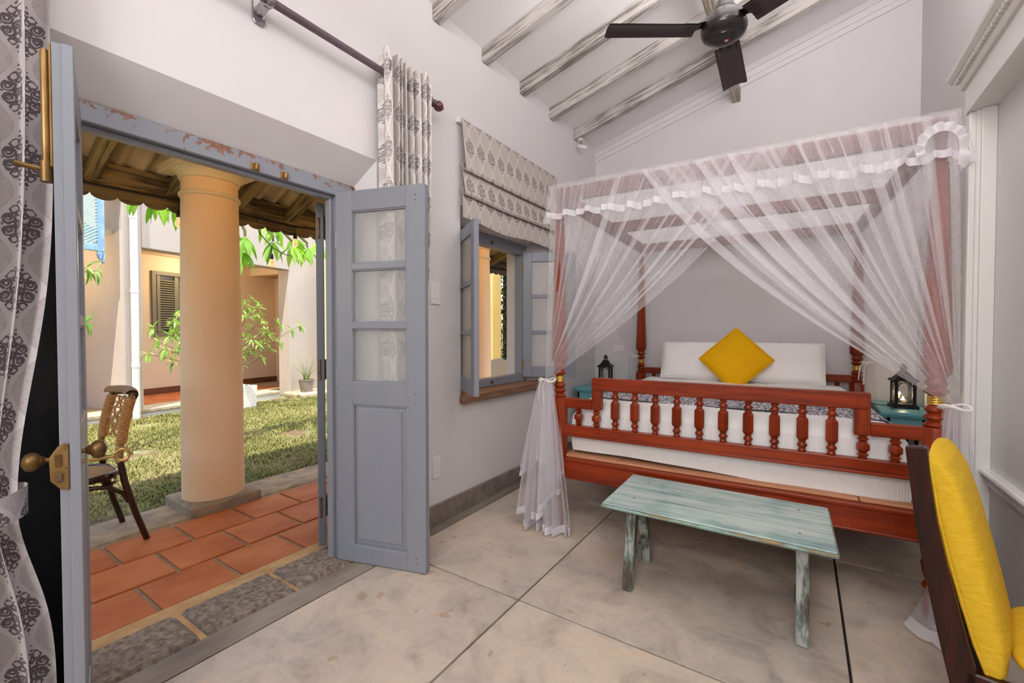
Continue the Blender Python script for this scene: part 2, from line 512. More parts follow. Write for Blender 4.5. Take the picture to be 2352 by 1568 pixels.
for a, b in ((0.10, 0.826), (0.834, 1.253), (1.259, 1.69)):
    mm = MB(); n0 = 9
    def top(p, q, a=a, b=b):
        ex = min(p, 1 - p, q, 1 - q)
        x = -2.445 + p * 0.300; y = a + q * (b - a)
        j = 0.006 * math.sin(37 * x + 19 * y) + 0.005 * math.sin(71 * y - 23 * x)
        return (x + j * (1 if ex > 0 else 0.8), y, (0.006 + j * 0.5) if ex > 0.01 else -0.02)
    mm.grid(top, 16, 20)
    mm.build('threshold_stone', M['granite'], fl, smooth=True)
MB().box(-2.49, -2.12, 0.3, 1.70, -0.06, -0.013).build('threshold_bed', M['mortar'], fl)

# ------------------------------------------------------------------ door_1: frame, two inner leaves, one outer leaf, hinges, bolts, lock
door = thing('door_1', 'grey painted double door standing open to the courtyard', 'door', kind='structure')
FX0, FX1 = -2.335, -2.235
MB().box(FX0, FX1, 0.30, 1.675, 2.108, 2.188).build('frame_head', M['peel'], door, bevel=0.004, label='grey door head with peeling paint and bare wood')
M['lintel_out'] = worn('weathered_lintel', 'a08f5c', '6d5c34', 1, 0.45, 0.8, 9)
MB().box(-2.452, FX0, 0.30, 1.675, 2.150, 2.188).build('outer_lintel', M['lintel_out'], door, bevel=0.004)
MB().box(FX0 + 0.02, FX1 - 0.035, 0.435, 1.55, 2.090, 2.108).build('head_stop', M['door_grey'], door, bevel=0.003)
for y0, y1, ys_ in ((0.30, 0.435, 1), (1.55, 1.675, -1)):
    j = MB().box(FX0, FX1, y0, y1, -0.01, 2.108).build('jamb', M['charcoal'] if ys_ > 0 else M['door_grey'], door, bevel=0.004)  # left jamb charcoal, right jamb door grey
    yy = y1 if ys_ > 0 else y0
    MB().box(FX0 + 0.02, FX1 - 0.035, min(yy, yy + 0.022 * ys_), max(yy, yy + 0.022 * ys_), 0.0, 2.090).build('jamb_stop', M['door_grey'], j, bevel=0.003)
for y in (1.10, 1.245):                                             # staple plates on the head
    k = MB().box(FX1, FX1 + 0.004, y - 0.022, y + 0.022, 2.112, 2.146).build('staple_plate', M['brass_bright'], door, bevel=0.001)
    MB().lathe([(0.009, 2.113), (0.011, 2.116), (0.011, 2.142), (0.009, 2.145)], 10, (FX1 + 0.010, y + 0.004, 0)).build('staple', M['brass_bright'], k, smooth=True)

LEAFW, LEAFH, TH = 0.566, 2.118, 0.042
ROWS = [(1.037, 1.338), (1.374, 1.672), (1.708, 2.003)]
def leaf(name, hinge, ang, side, label):
    """leaf in the local x-z plane, hinge at x=0; thickness to +y*side; side = +1: raised panel faces -y"""
    r = link(name, None, door, hinge, (0, 0, ang)); r['label'] = label
    y0, y1 = (0, TH)
    L, Rr = 0.106, 0.452
    def bx(nm, x0, x1, z0, z1, a=y0, b=y1, bev=0.003, mat=M['door_grey']):
        return MB().box(x0, x1, a, b, z0, z1).build(nm, mat, r, bevel=bev)
    bx('stile', 0.0, L, 0.0, LEAFH); bx('stile', Rr, LEAFW, 0.0, LEAFH)
    bx('rail', L, Rr, 2.003, LEAFH); bx('rail', L, Rr, 0.0, 0.097); bx('rail', L, Rr, 0.908, 1.037)
    bx('glazing_bar', L, Rr, 1.338, 1.374); bx('glazing_bar', L, Rr, 1.672, 1.708)
    for z0, z1 in ROWS:
        MB().box(L, Rr, 0.018, 0.023, z0, z1).build('pane', M['pane'], r)
        m = MB()                                                    # glazing bead on both faces
        for a, b in ((0.006, 0.018), (0.023, 0.036)):
            m.box(L, L + 0.006, a, b, z0, z1); m.box(Rr - 0.006, Rr, a, b, z0, z1)
            m.box(L, Rr, a, b, z0, z0 + 0.006); m.box(L, Rr, a, b, z1 - 0.006, z1)
        m.build('glazing_bead', M['door_grey'], r)
    m = MB()                                                        # raised and fielded panel
    z0, z1, x0, x1 = 0.097, 0.908, L, Rr
    m.box(x0, x1, 0.016, 0.026, z0, z1)
    def field(d0, d1, ya, yb):
        a = [(x0 + d0, z0 + d0), (x1 - d0, z0 + d0), (x1 - d0, z1 - d0), (x0 + d0, z1 - d0)]
        b = [(x0 + d1, z0 + d1 + 0.01), (x1 - d1, z0 + d1 + 0.01), (x1 - d1, z1 - d1), (x0 + d1, z1 - d1)]
        for i in range(4):
            j = (i + 1) % 4
            m.quad((a[i][0], ya, a[i][1]), (a[j][0], ya, a[j][1]), (b[j][0], yb, b[j][1]), (b[i][0], yb, b[i][1]))
        return b
    for s1, s2, s3 in ((0.016, 0.011, 0.004), (0.026, 0.031, 0.038)):
        b = field(0.004, 0.034, s1, s2); m.quad(*[(p[0], s3, p[1]) for p in b])
        for i in range(4):
            j = (i + 1) % 4
            m.quad((b[i][0], s2, b[i][1]), (b[j][0], s2, b[j][1]), (b[j][0], s3, b[j][1]), (b[i][0], s3, b[i][1]))
    m.build('raised_panel', M['door_grey'], r)
    m = MB()
    for s, t2 in ((0.004, 0.014), (0.028, 0.038)):                  # panel moulding
        m.box(x0, x0 + 0.007, s, t2, z0, z1); m.box(x1 - 0.007, x1, s, t2, z0, z1); m.box(x0, x1, s, t2, z0, z0 + 0.007); m.box(x0, x1, s, t2, z1 - 0.007, z1)
    m.build('panel_moulding', M['door_grey'], r)
    for x, z in ((0.508, 2.062), (0.512, 2.036), (0.508, 0.98), (0.508, 0.93), (0.508, 0.075), (0.508, 0.045)):
        MB().lathe([(0.0045, -0.001), (0.0045, 0.001)], 8, (x, 0, z), 'y').build('peg', M['iron'], r)
    return r
# right leaf: from its hinge into the room; face towards the camera is local -y
angR = math.atan2(1.707 - 1.54, -1.694 + 2.235)
leafR = leaf('leaf', (-2.235, 1.54, 0.004), angR, 1, 'grey door leaf with three glazed panes over a raised panel')
angL = math.atan2(-0.124, 0.505)
leafL = leaf('leaf', (-2.278, 0.450, 0.004), angL, 1, 'grey door leaf seen edge on with brass lock and bolt')
# rebate strip on the meeting edge of the left leaf, bolt and lock
MB().box(LEAFW, LEAFW + 0.006, 0.020, 0.044, 0.0, LEAFH).build('rebate', M['door_grey'], leafL, bevel=0.002)
m = MB(); m.box(LEAFW - 0.05, LEAFW - 0.004, -0.006, 0.0, 1.775, 2.112)
bolt = m.build('bolt_plate', M['brass_bright'], leafL, bevel=0.002)
MB().lathe([(0.008, 1.74), (0.009, 1.745), (0.009, 2.09), (0.007, 2.1)], 12, (LEAFW - 0.026, -0.015, 0)).build('bolt_rod', M['brass_bright'], bolt, smooth=True)
MB().lathe([(0.0135, 1.735), (0.0135, 1.79)], 12, (LEAFW - 0.026, -0.015, 0)).build('bolt_keeper', M['brass'], bolt, smooth=True)
MB().tube([(LEAFW - 0.026, -0.02, 1.768), (LEAFW - 0.024, -0.055, 1.771), (LEAFW - 0.022, -0.075, 1.773)], [0.006, 0.007, 0.009], 8).build('bolt_handle', M['brass'], bolt, smooth=True)
# mortice lock face plate on the edge with knobs on both faces and a key
lockp = MB().prism([(-0.018, 0.905), (-0.008, 0.892), (0.002, 0.878), (0.019, 0.875), (0.019, 1.004), (0.008, 1.007), (-0.006, 0.992), (-0.020, 0.968)], 0, LEAFW - 0.03, LEAFW + 0.009)
lock = lockp.build('lock_plate', M['brass_bright'], leafL, bevel=0.002, label='brass lock plate let into the door edge')
MB().box(LEAFW + 0.009, LEAFW + 0.014, -0.008, 0.005, 0.944, 0.978).build('latch', M['brass'], lock, bevel=0.001)
MB().box(LEAFW + 0.009, LEAFW + 0.016, -0.007, 0.007, 0.902, 0.925).build('dead_bolt', M['iron'], lock, bevel=0.002)
for zs, xs_ in ((1.0, 0.012), (0.99, 0.012), (0.936, 0.014)):
    MB().lathe([(0.003, 0.0), (0.003, 0.0015)], 8, (LEAFW + 0.009, xs_, zs), 'x').build('screw', M['iron'], lock)
KN = [(0.008, 0.0), (0.008, 0.014), (0.014, 0.018), (0.011, 0.022), (0.018, 0.026), (0.016, 0.03), (0.024, 0.036), (0.0305, 0.048), (0.031, 0.06), (0.026, 0.073), (0.014, 0.082), (0.003, 0.085)]
for y0, sgn in ((-0.018, -1), (TH, 1)):
    m = MB(); m.lathe([(r * 0.84, y0 + sgn * h * 0.66) for r, h in KN], 20, (LEAFW - 0.012, 0, 0.962 if sgn < 0 else 0.975), 'y')
    m.build('door_knob', M['brass'], leafL, smooth=True, label='round brass door knob')
key = MB(); ky = TH - 0.012
key.tube([(LEAFW - 0.012, ky - 0.005, 0.945), (LEAFW - 0.012, ky + 0.035, 0.945)], 0.004, 8)
key.tube([(LEAFW - 0.012, ky + 0.035, 0.945), (LEAFW - 0.012, ky + 0.04, 0.945), (LEAFW - 0.012, ky + 0.085, 0.948)], [0.0065, 0.007, 0.005], 8)
key.tube([(LEAFW - 0.012, ky + 0.100 + 0.017 * math.cos(a), 0.948 + 0.017 * math.sin(a)) for a in [2 * PI * i / 16 for i in range(17)]], 0.005, 6)
for a in range(6): key.box(LEAFW - 0.016, LEAFW - 0.008, ky + 0.1 + 0.021 * math.cos(a * PI / 3) - 0.005, ky + 0.1 + 0.021 * math.cos(a * PI / 3) + 0.005, 0.948 + 0.021 * math.sin(a * PI / 3) - 0.005, 0.948 + 0.021 * math.sin(a * PI / 3) + 0.005)
key.build('key', M['brass_bright'], leafL, smooth=True, label='brass key in the lock')
# outer leaf swung out beyond the right jamb
ol = link('outer_leaf', None, door, (-2.425, 1.565, 0.0), (0, 0, math.atan2(0.515, -0.80)))
ol['label'] = 'dark grey outer leaf swung out into the veranda'
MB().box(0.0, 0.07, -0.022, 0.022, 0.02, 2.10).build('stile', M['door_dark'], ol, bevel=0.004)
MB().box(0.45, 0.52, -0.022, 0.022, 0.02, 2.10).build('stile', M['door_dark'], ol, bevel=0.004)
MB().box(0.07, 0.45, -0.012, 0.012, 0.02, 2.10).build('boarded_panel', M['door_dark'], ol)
for z in (0.257, 1.096, 1.948):
    h = MB().box(-2.428, -2.424, 1.552, 1.602, z - 0.062, z + 0.062).build('hinge', M['iron'], door, bevel=0.001)
    MB().lathe([(0.008, z - 0.062), (0.008, z + 0.062)], 10, (-2.428, 1.56, 0)).build('hinge_pin', M['iron'], h, smooth=True)
for z in (0.3, 1.06, 1.85):
    MB().lathe([(0.008, z - 0.05), (0.008, z + 0.05)], 10, (-2.232, 1.543, 0)).build('hinge_pin', M['door_grey'], door, smooth=True)

# ------------------------------------------------------------------ window_1
win = thing('window_1', 'small grey casement window with both shutters swung into the room', 'window', kind='structure')
wy0, wy1, wz0, wz1 = 2.52, 3.535, 0.87, 2.125
X0, X1 = -2.30, -2.215
MB().box(X0, X1, 2.502, 3.598, wz1 - 0.005, 2.148).build('frame_head', M['door_grey'], win, bevel=0.003)
MB().box(X0, X1, 2.502, 3.598, 0.862, 0.93).build('frame_sill', M['door_grey'], win, bevel=0.003)
MB().box(X0, X1, wy0, wy1, wz1 - 0.07, wz1 - 0.005).build('frame_head', M['door_grey'], win, bevel=0.003)
for a, b in ((2.502, 2.565), (3.515, 3.598)):
    MB().box(X0, X1, a, b, 0.93, wz1 - 0.07).build('jamb', M['door_grey'], win, bevel=0.003)
for z in (0.895, 2.09):
    MB().box(X1 - 0.001, X1 + 0.003, 3.01, 3.05, z - 0.014, z + 0.014).build('keeper', M['iron'], win, bevel=0.001)
def board(q, r):
    return (-2.225 + q * 0.165, 2.485 + r * 1.29, 0)
m = MB(); m.prism([(-2.24, 2.49), (-2.055, 2.46), (-2.055, 3.78), (-2.24, 3.60)], 2, 0.795, 0.860)
m.build('sill_board', M['sill'], win, bevel=0.008, label='rough brown timber sill board')
def shutter(hinge, ang, face):
    r = link('shutter', None, win, hinge, (0, 0, ang))
    W, H, T = 0.50, 1.175, 0.036
    sl, b0, b1, bars = 0.085, 0.10, H - 0.085, 0.032
    y0, y1 = (0, T) if face > 0 else (-T, 0)
    def bx(nm, x0, x1, z0, z1): return MB().box(x0, x1, y0, y1, z0, z1).build(nm, M['door_grey'], r, bevel=0.003)
    bx('stile', 0, sl, 0, H); bx('stile', W - sl, W, 0, H); bx('rail', sl, W - sl, 0, b0); bx('rail', sl, W - sl, b1, H)
    hgt = (b1 - b0 - 2 * bars) / 3
    for i in range(3):
        z0 = b0 + i * (hgt + bars)
        if i: bx('glazing_bar', sl, W - sl, z0 - bars, z0)
        yc = (y0 + y1) / 2
        MB().box(sl, W - sl, yc - 0.003, yc + 0.003, z0, z0 + hgt).build('pane', M['pane2'], r)
    return r
shutter((-2.200, 2.556, 0.897), math.atan2(2.286 - 2.556, -1.835 + 2.200), 1)
shutter((-2.205, 3.510, 0.90), D(33.5), 1)
for z in (1.02, 1.94):
    h = MB().box(-2.214, -2.209, 3.505, 3.547, z - 0.045, z + 0.045).build('hinge', M['brass_bright'], win, bevel=0.001)
    MB().lathe([(0.007, z - 0.045), (0.007, z + 0.045)], 10, (-2.203, 3.506, 0)).build('hinge_pin', M['brass_bright'], h, smooth=True)
# switches and sockets on the walls
def plate(name, y, z, hw, hh, label, n=1, cat='switch'):
    r = thing(name, label, cat, (XL, y, z))
    MB().box(0, 0.009, -hw, hw, -hh, hh).build('plate', M['plastic'], r, bevel=0.002)
    for i in range(n):
        yy = -hw + (i + 0.5) * 2 * hw / n
        MB().box(0.009, 0.012, yy - hw / n * 0.45, yy + hw / n * 0.45, -hh * 0.5, hh * 0.5).build('rocker', M['plastic'], r, bevel=0.001)
plate('light_switch', 2.21, 1.59, 0.045, 0.075, 'white light switch on the wall beside the long curtain')
plate('wall_socket', 2.215, 0.39, 0.04, 0.075, 'white wall socket low beside the long curtain', 2, 'socket')

# ------------------------------------------------------------------ four-poster bed
M['bedwood'] = wood('red_bed_wood', '420f04', '7d2305', 'a33c0a', 0.35, 0, 5, 0.06, 0.15)
M['bedwood_z'] = wood('red_post_wood', '3f0e04', '762104', '9c3b0a', 0.35, 2, 5, 0.06, 0.15)
M['slatwood'] = wood('pale_plank_wood', 'a8694a', 'c58a66', 'd6a27c', 0.6, 0, 6, 0.15)
M['groove'] = plain('dark_groove', '2a0a04', 0.6)
BW, BL = 1.895, 2.17
BC = BW / 2
bed = thing('four_poster_bed', 'reddish wooden four-poster bed with turned balusters', 'bed', (-1.375, 2.66, 0), D(2.9))
def post_mesh():
    m = MB()
    m.lathe([(0.030, 0.0), (0.034, 0.02), (0.034, 0.10), (0.026, 0.115), (0.040, 0.14), (0.026, 0.165), (0.038, 0.20), (0.044, 0.25), (0.030, 0.275), (0.045, 0.30), (0.032, 0.325), (0.03, 0.34)], 20)
    m.lathe([(0.047, 0.335), (0.056, 0.345), (0.056, 0.86), (0.046, 0.885)], 8, phase=PI / 8)
    m.lathe([(0.030, 0.88), (0.046, 0.895), (0.030, 0.912), (0.047, 0.93), (0.030, 0.948), (0.044, 0.965), (0.028, 0.985)], 20)
    m.lathe([(0.028, 1.03), (0.046, 1.05), (0.030, 1.07), (0.045, 1.09), (0.034, 1.11), (0.034, 1.12)], 20)
    m.lathe([(0.038, 1.115), (0.055, 1.14), (0.056, 1.17), (0.030, 2.06), (0.024, 2.075)], 8, phase=PI / 8)
    m.lathe([(0.022, 2.07), (0.031, 2.085), (0.022, 2.10), (0.031, 2.13), (0.020, 2.16), (0.020, 2.21)], 16)
    return m.mesh('post', M['bedwood_z'], smooth=True)
pm_ = post_mesh(); gm = MB().lathe([(0.026, 0.983)] + [(0.030 + 0.003 * (k % 2), 0.988 + k * 0.005) for k in range(9)] + [(0.026, 1.033)], 20).mesh('collar', M['gold'], smooth=True)
for x in (0, BW):
    for y in (0, BL):
        p = link('post', pm_, bed, (x, y, 0))
        link('collar', gm, p, label='gold collar')
def baluster(h, n=6):
    """turned baluster with a six-sided body, from z=0 to h"""
    e = min(0.062, h * 0.30); m = MB()
    m.lathe([(0.014, 0), (0.018, 0.004), (0.018, e * 0.22), (0.013, e * 0.32), (0.0235, e * 0.52), (0.0235, e * 0.62), (0.014, e * 0.82), (0.018, e * 0.92), (0.013, e)], 14)
    m.lathe([(0.016, e * 0.96), (0.0285, e + 0.010), (0.0295, e + 0.016), (0.0295, h - e - 0.016), (0.0285, h - e - 0.010), (0.016, h - e * 0.96)], n, phase=PI / 6)
    m.lathe([(r, h - z) for r, z in ((0.013, e), (0.018, e * 0.92), (0.014, e * 0.82), (0.0235, e * 0.62), (0.0235, e * 0.52), (0.013, e * 0.32), (0.018, e * 0.22), (0.018, 0.004), (0.014, 0))], 14)
    return m.mesh('baluster', M['bedwood_z'], smooth=True)
def end_board(name, y, dz):
    r = link(name, None, bed, (0, y, 0))
    def bx(nm, x0, x1, z0, z1, t=0.025): return MB().box(x0, x1, -t, t, z0 + dz, z1 + dz).build(nm, M['bedwood'], r, bevel=0.005)
    a, b = BC - 0.710, BC + 0.710
    bx('top_rail', a, b, 0.945, 1.027)
    for x0, x1 in ((a, a + 0.064), (b - 0.064, b)):
        MB().box(x0, x1, -0.0248, 0.0248, 0.818 + dz, 0.945 + dz).build('step_upright', M['bedwood_z'], r, bevel=0.004)
    bx('step_rail', 0.035, a + 0.001, 0.818, 0.882); bx('step_rail', b - 0.001, BW - 0.035, 0.818, 0.882)
    lr = bx('lower_rail', 0.04, BW - 0.04, 0.632, 0.702)
    MB().box(0.04, BW - 0.04, -0.031, 0.031, 0.630 + dz, 0.642 + dz).build('rail_bead', M['bedwood'], lr, bevel=0.003)
    gv = MB()                                                       # dark scratched lines along the rails
    for sy in (-1, 1):
        y_a, y_b = sorted((sy * 0.0245, sy * 0.0256))
        for z in (0.957, 1.016): gv.box(a + 0.012, b - 0.012, y_a, y_b, z + dz, z + 0.0016 + dz)
        for x0, x1 in ((0.06, a + 0.05), (b - 0.05, BW - 0.06)):
            for z in (0.829, 0.872): gv.box(x0, x1, y_a, y_b, z + dz, z + 0.0016 + dz)
        for z in (0.650, 0.692): gv.box(0.07, BW - 0.07, y_a, y_b, z + dz, z + 0.0016 + dz)
        for x in (a + 0.012, a + 0.051, b - 0.0525, b - 0.0135): gv.box(x, x + 0.0016, y_a, y_b, 0.83 + dz, 1.016 + dz)
    gv.build('scratched_line', M['groove'], r)
    lm, sm = baluster(0.243), baluster(0.117)
    for k in range(10): link('baluster', lm, r, (BC + (k - 4.5) * 0.1243, 0, 0.702 + dz))
    for x in (0.140, 0.263, BW - 0.263, BW - 0.140): link('baluster', sm, r, (x, 0, 0.7015 + dz))
    return r
end_board('footboard', 0.0, 0.0)
end_board('headboard', BL, 0.06)
MB().box(0.03, BW - 0.03, -0.030, 0.030, 0.355, 0.468).build('foot_rail', M['bedwood'], bed, bevel=0.004)
MB().box(0.03, BW - 0.03, -0.036, 0.034, 0.345, 0.358).build('rail_bead', M['bedwood'], bed, bevel=0.004)
MB().box(0.03, BW - 0.03, -0.040, 0.060, 0.462, 0.482).build('rail_cap', M['bedwood'], bed, bevel=0.004)
MB().box(0.03, BW - 0.03, BL - 0.03, BL + 0.03, 0.345, 0.47).build('head_rail', M['bedwood'], bed, bevel=0.004)
for x in (0, BW): MB().box(x - 0.028, x + 0.028, 0.03, BL - 0.03, 0.345, 0.475).build('side_rail', M['bedwood'], bed, bevel=0.004)
MB().box(0.045, 0.40, 0.0, 0.13, 0.483, 0.500).build('plank', M['slatwood'], bed, bevel=0.002)
for i, (a, b) in enumerate(((0.38, 1.62), (1.625, 1.84))):
    MB().box(a, b, 0.005, 0.15, 0.483, 0.495).build('plank', M['slatwood'], bed, bevel=0.002)
for k in range(8): MB().box(0.03, BW - 0.03, 0.2 + k * 0.245, 0.4 + k * 0.245, 0.470, 0.495).build('plank', M['slatwood'], bed)
M['canopywood'] = wood('canopy_wood', '4d2420', '6b3530', '84483f', 0.4, 0, 5, 0.06)
z0, z1 = 2.20, 2.29
for nm, b in (('canopy_beam', (-0.02, BW + 0.02, -0.025, 0.025)), ('canopy_beam', (-0.02, BW + 0.02, BL - 0.025, BL + 0.025)), ('canopy_beam', (0.0, BW, BL / 2 - 0.025, BL / 2 + 0.025)),
              ('canopy_beam', (-0.025, 0.025, 0.025, BL - 0.025)), ('canopy_beam', (BW - 0.025, BW + 0.025, 0.025, BL - 0.025))):
    MB().box(*b, z0, z1).build(nm, M['canopywood'], bed, bevel=0.004)

# bedding (each its own thing), laid in the bed's frame
def cloth_mat(name, c, ribs=0, axis=0, rough=0.9, bump=0.2, c2=None, fine=500):
    m, t, p = newmat(name)
    v = coords(t, rand=False)
    p.inputs['Base Color'].default_value = lin(c)
    if c2: t.links.new(ramp(t, noise(t, v, 3, 5), [(0.3, c), (0.7, c2)]), p.inputs['Base Color'])
    p.inputs['Roughness'].default_value = rough; p.inputs['Specular IOR Level'].default_value = 0.15
    h = X(t, noise(t, v, fine, 2, 0.5)) * 0.5
    if ribs:
        sx = t.nodes.new('ShaderNodeSeparateXYZ'); t.links.new(v, sx.inputs[0])
        h = h + (X(t, sx.outputs[axis]) * ribs).sin() * 0.5
    bumpn(t, p, h, bump, 0.003)
    return m
M['sheet'] = cloth_mat('white_ribbed_sheet', (0.84, 0.82, 0.80), 520, 0, 0.9, 0.35)
M['pillowcase'] = cloth_mat('white_ribbed_pillowcase', (0.85, 0.83, 0.81), 420, 1, 0.9, 0.3)
M['yellow'] = cloth_mat('mustard_velvet', 'e8b008', 0, 0, 0.8, 0.25, 'e0a406', 300)
def runner_mat():
    m, t, p = newmat('woven_runner')
    v = coords(t, rand=False, scale=(60, 22, 22)); n = noise(t, v, 1.4, 4, 0.7)
    t.links.new(ramp(t, n, [(0.44, '4a4a5e'), (0.5, '9a95a0'), (0.58, 'dedad8')]), p.inputs['Base Color'])
    p.inputs['Roughness'].default_value = 0.9
    return m
M['runner'] = runner_mat()
bed_rot = (0, 0, D(2.9))
RB = Matrix.Rotation(D(2.9), 3, 'Z')
def bp(x, y, z): return Vector((-1.375, 2.66, 0)) + RB @ Vector((x, y, z))
def mat_surf(a, b):
    return None
m = MB(); NX, NY = 44, 40
x0, x1, y0, y1, zt = 0.075, BW - 0.065, 0.065, 2.08, 0.862
def mtop(a, b):
    x, y = x0 + a * (x1 - x0), y0 + b * (y1 - y0)
    e = min((x - x0), (x1 - x)); f = min((y - y0), (y1 - y))
    d = 0.10
    k = (max(0, 1 - e / d) ** 2.2 + max(0, 1 - f / d) ** 2.2)
    return (x, y, zt - 0.085 * min(k, 1.25) + 0.004 * math.sin(9 * x + 4 * y))
m.grid(mtop, NX, NY)
def mside(px, py, nx, ny):
    return
per = [(i / 60, 0) for i in range(60)] + [(1, i / 60) for i in range(60)] + [(1 - i / 60, 1) for i in range(60)] + [(0, 1 - i / 60) for i in range(60)]
def mskirt(a, b):
    k = a * 240; i = int(k) % 240; pa, pb = per[i]
    x, y, z = mtop(pa, pb)
    zb = 0.500 + (0.018 * (1 - pa) ** 3 if pb == 0 else 0) + (0.010 * math.sin(pa * 6) if pb == 0 else 0)
    zz = z + (zb - z) * b
    out = 0.010 * math.sin(PI * min(b, 1)) + 0.004 * math.sin(a * 90) * b
    return (x + (out if pa == 1 else -out if pa == 0 else 0), y + (out if pb == 1 else -out if pb == 0 else 0), zz)
m.grid(mskirt, 240, 8)
mattress = m.build('mattress', M['sheet'], None, smooth=True, loc=(-1.375, 2.66, 0), rot=bed_rot)
tag(mattress, 'thick mattress in a white ribbed sheet on the four-poster bed', 'mattress')
def rtop(a, b):
    x = x0 - 0.012 + a * (x1 - x0 + 0.024); y = 0.20 + b * 0.55
    e = min(x - x0, x1 - x)
    if e < 0.0: z = 0.70 + (0.012 + e) * 3
    else: z = zt + 0.006 - 0.085 * max(0, 1 - e / 0.10) ** 2.2
    return (x, y, z + 0.002 * math.sin(30 * y + 7 * x))
run = MB().grid(rtop, 60, 10).build('bed_runner', M['runner'], None, smooth=True, loc=(-1.375, 2.66, 0), rot=bed_rot)
tag(run, 'grey and white woven runner across the mattress', 'blanket')

def pillow(name, W, H, T, mat, label, loc, rot, pinch=0.06, piping=None, cat='pillow', group=None, power=2.6):
    r = thing(name, label, cat, loc, 0, group); r.rotation_euler = rot
    m = MB(); n = 26
    def surf(sgn):
        def fn(a, b):
            x, y = 2 * a - 1, 2 * b - 1
            h = max(0, (1 - abs(x) ** power) * (1 - abs(y) ** power)) ** 0.5
            kx = 1 - pinch * (1 - y * y) * abs(x) ** 3 ; ky = 1 - pinch * (1 - x * x) * abs(y) ** 3
            wr = 0.004 * math.sin(13 * x + 5 * y) * h
            return (W / 2 * x * ky * (1 if True else 0), H / 2 * y * kx, sgn * (T / 2 * h + 0.002 + wr))
        return fn
    m.grid(surf(1), n, n); m.grid(surf(-1), n, n)
    m.build('cover', mat, r, smooth=True)
    pth = []
    for i in range(4 * n):
        k, q = divmod(i, n); q = 2 * q / n - 1
        x, y = ((q, -1), (1, q), (-q, 1), (-1, -q))[k]
        pth.append((W / 2 * x * (1 - pinch * (1 - x * x) * abs(y) ** 3), H / 2 * y * (1 - pinch * (1 - y * y) * abs(x) ** 3), 0))
    MB().tube(pth + pth[:1], 0.0035 if piping else 0.0025, 6, cap=False).build('piping' if piping else 'seam', piping or mat, r, smooth=True)
    return r
rz = D(2.9)
for i, ux in enumerate((0.615, 1.30)):
    pillow('bed_pillow', 0.69, 0.385, 0.16, M['pillowcase'], 'white ribbed pillow leaning on the headboard, %s' % ('on the window side' if i == 0 else 'on the side away from the window'), bp(ux, 1.95, 1.045), (D(68), 0, rz), 0.02, group='white bed pillows', power=5)
pillow('throw_cushion', 0.440, 0.440, 0.15, M['yellow'], 'mustard yellow cushion standing on its corner against the white pillows', bp(0.955, 1.78, 1.075), (Matrix.Rotation(rz, 3, 'Z') @ Matrix.Rotation(D(70), 3, 'X') @ Matrix.Rotation(D(45), 3, 'Z')).to_euler(), 0.05, M['yellow'], 'cushion')

# ------------------------------------------------------------------ mosquito net over the bed
def net_mat(name, alpha, c=(0.93, 0.91, 0.94)):
    m, t, p = newmat(name)
    for n in list(t.nodes):
        if n.type != 'OUTPUT_MATERIAL': t.nodes.remove(n)
    out = [n for n in t.nodes if n.type == 'OUTPUT_MATERIAL'][0]
    tr = t.nodes.new('ShaderNodeBsdfTransparent'); df = t.nodes.new('ShaderNodeBsdfDiffuse'); tl = t.nodes.new('ShaderNodeBsdfTranslucent')
    df.inputs[0].default_value = (*c, 1); tl.inputs[0].default_value = (*c, 1)
    a = t.nodes.new('ShaderNodeMixShader'); a.inputs[0].default_value = 0.45
    t.links.new(df.outputs[0], a.inputs[1]); t.links.new(tl.outputs[0], a.inputs[2])
    v = coords(t, rand=False); n = X(t, noise(t, v, 350, 2, 0.5))
    b = t.nodes.new('ShaderNodeMixShader')
    f = (n - 0.5) * 0.08 + alpha
    t.links.new(f.k, b.inputs[0]); t.links.new(tr.outputs[0], b.inputs[1]); t.links.new(a.outputs[0], b.inputs[2])
    t.links.new(b.outputs[0], out.inputs[0])
    return m
M['net'] = net_mat('white_netting', 0.27)
M['net_soft'] = net_mat('fine_netting', 0.17)
M['net_tail'] = net_mat('gathered_netting', 0.36)
M['net_val'] = net_mat('valance_netting', 0.20)
M['ribbon'] = net_mat('white_ribbon_hem', 0.82)
M['cord'] = plain('cotton_tie', 'e4e0dc', 0.9)
net = thing('mosquito_net', 'sheer white mosquito net draped over the four-poster bed', 'mosquito net', (-1.375, 2.66, 0), D(2.9))

def folds(seed, n):
    r = random.Random(seed); return [(r.uniform(0, 6.28), r.uniform(0.5, 1.0)) for _ in range(n)]
def fold(ph, t, freqs):
    return sum(a * math.sin(2 * PI * f * t + p) for (p, a), f in zip(ph, freqs))

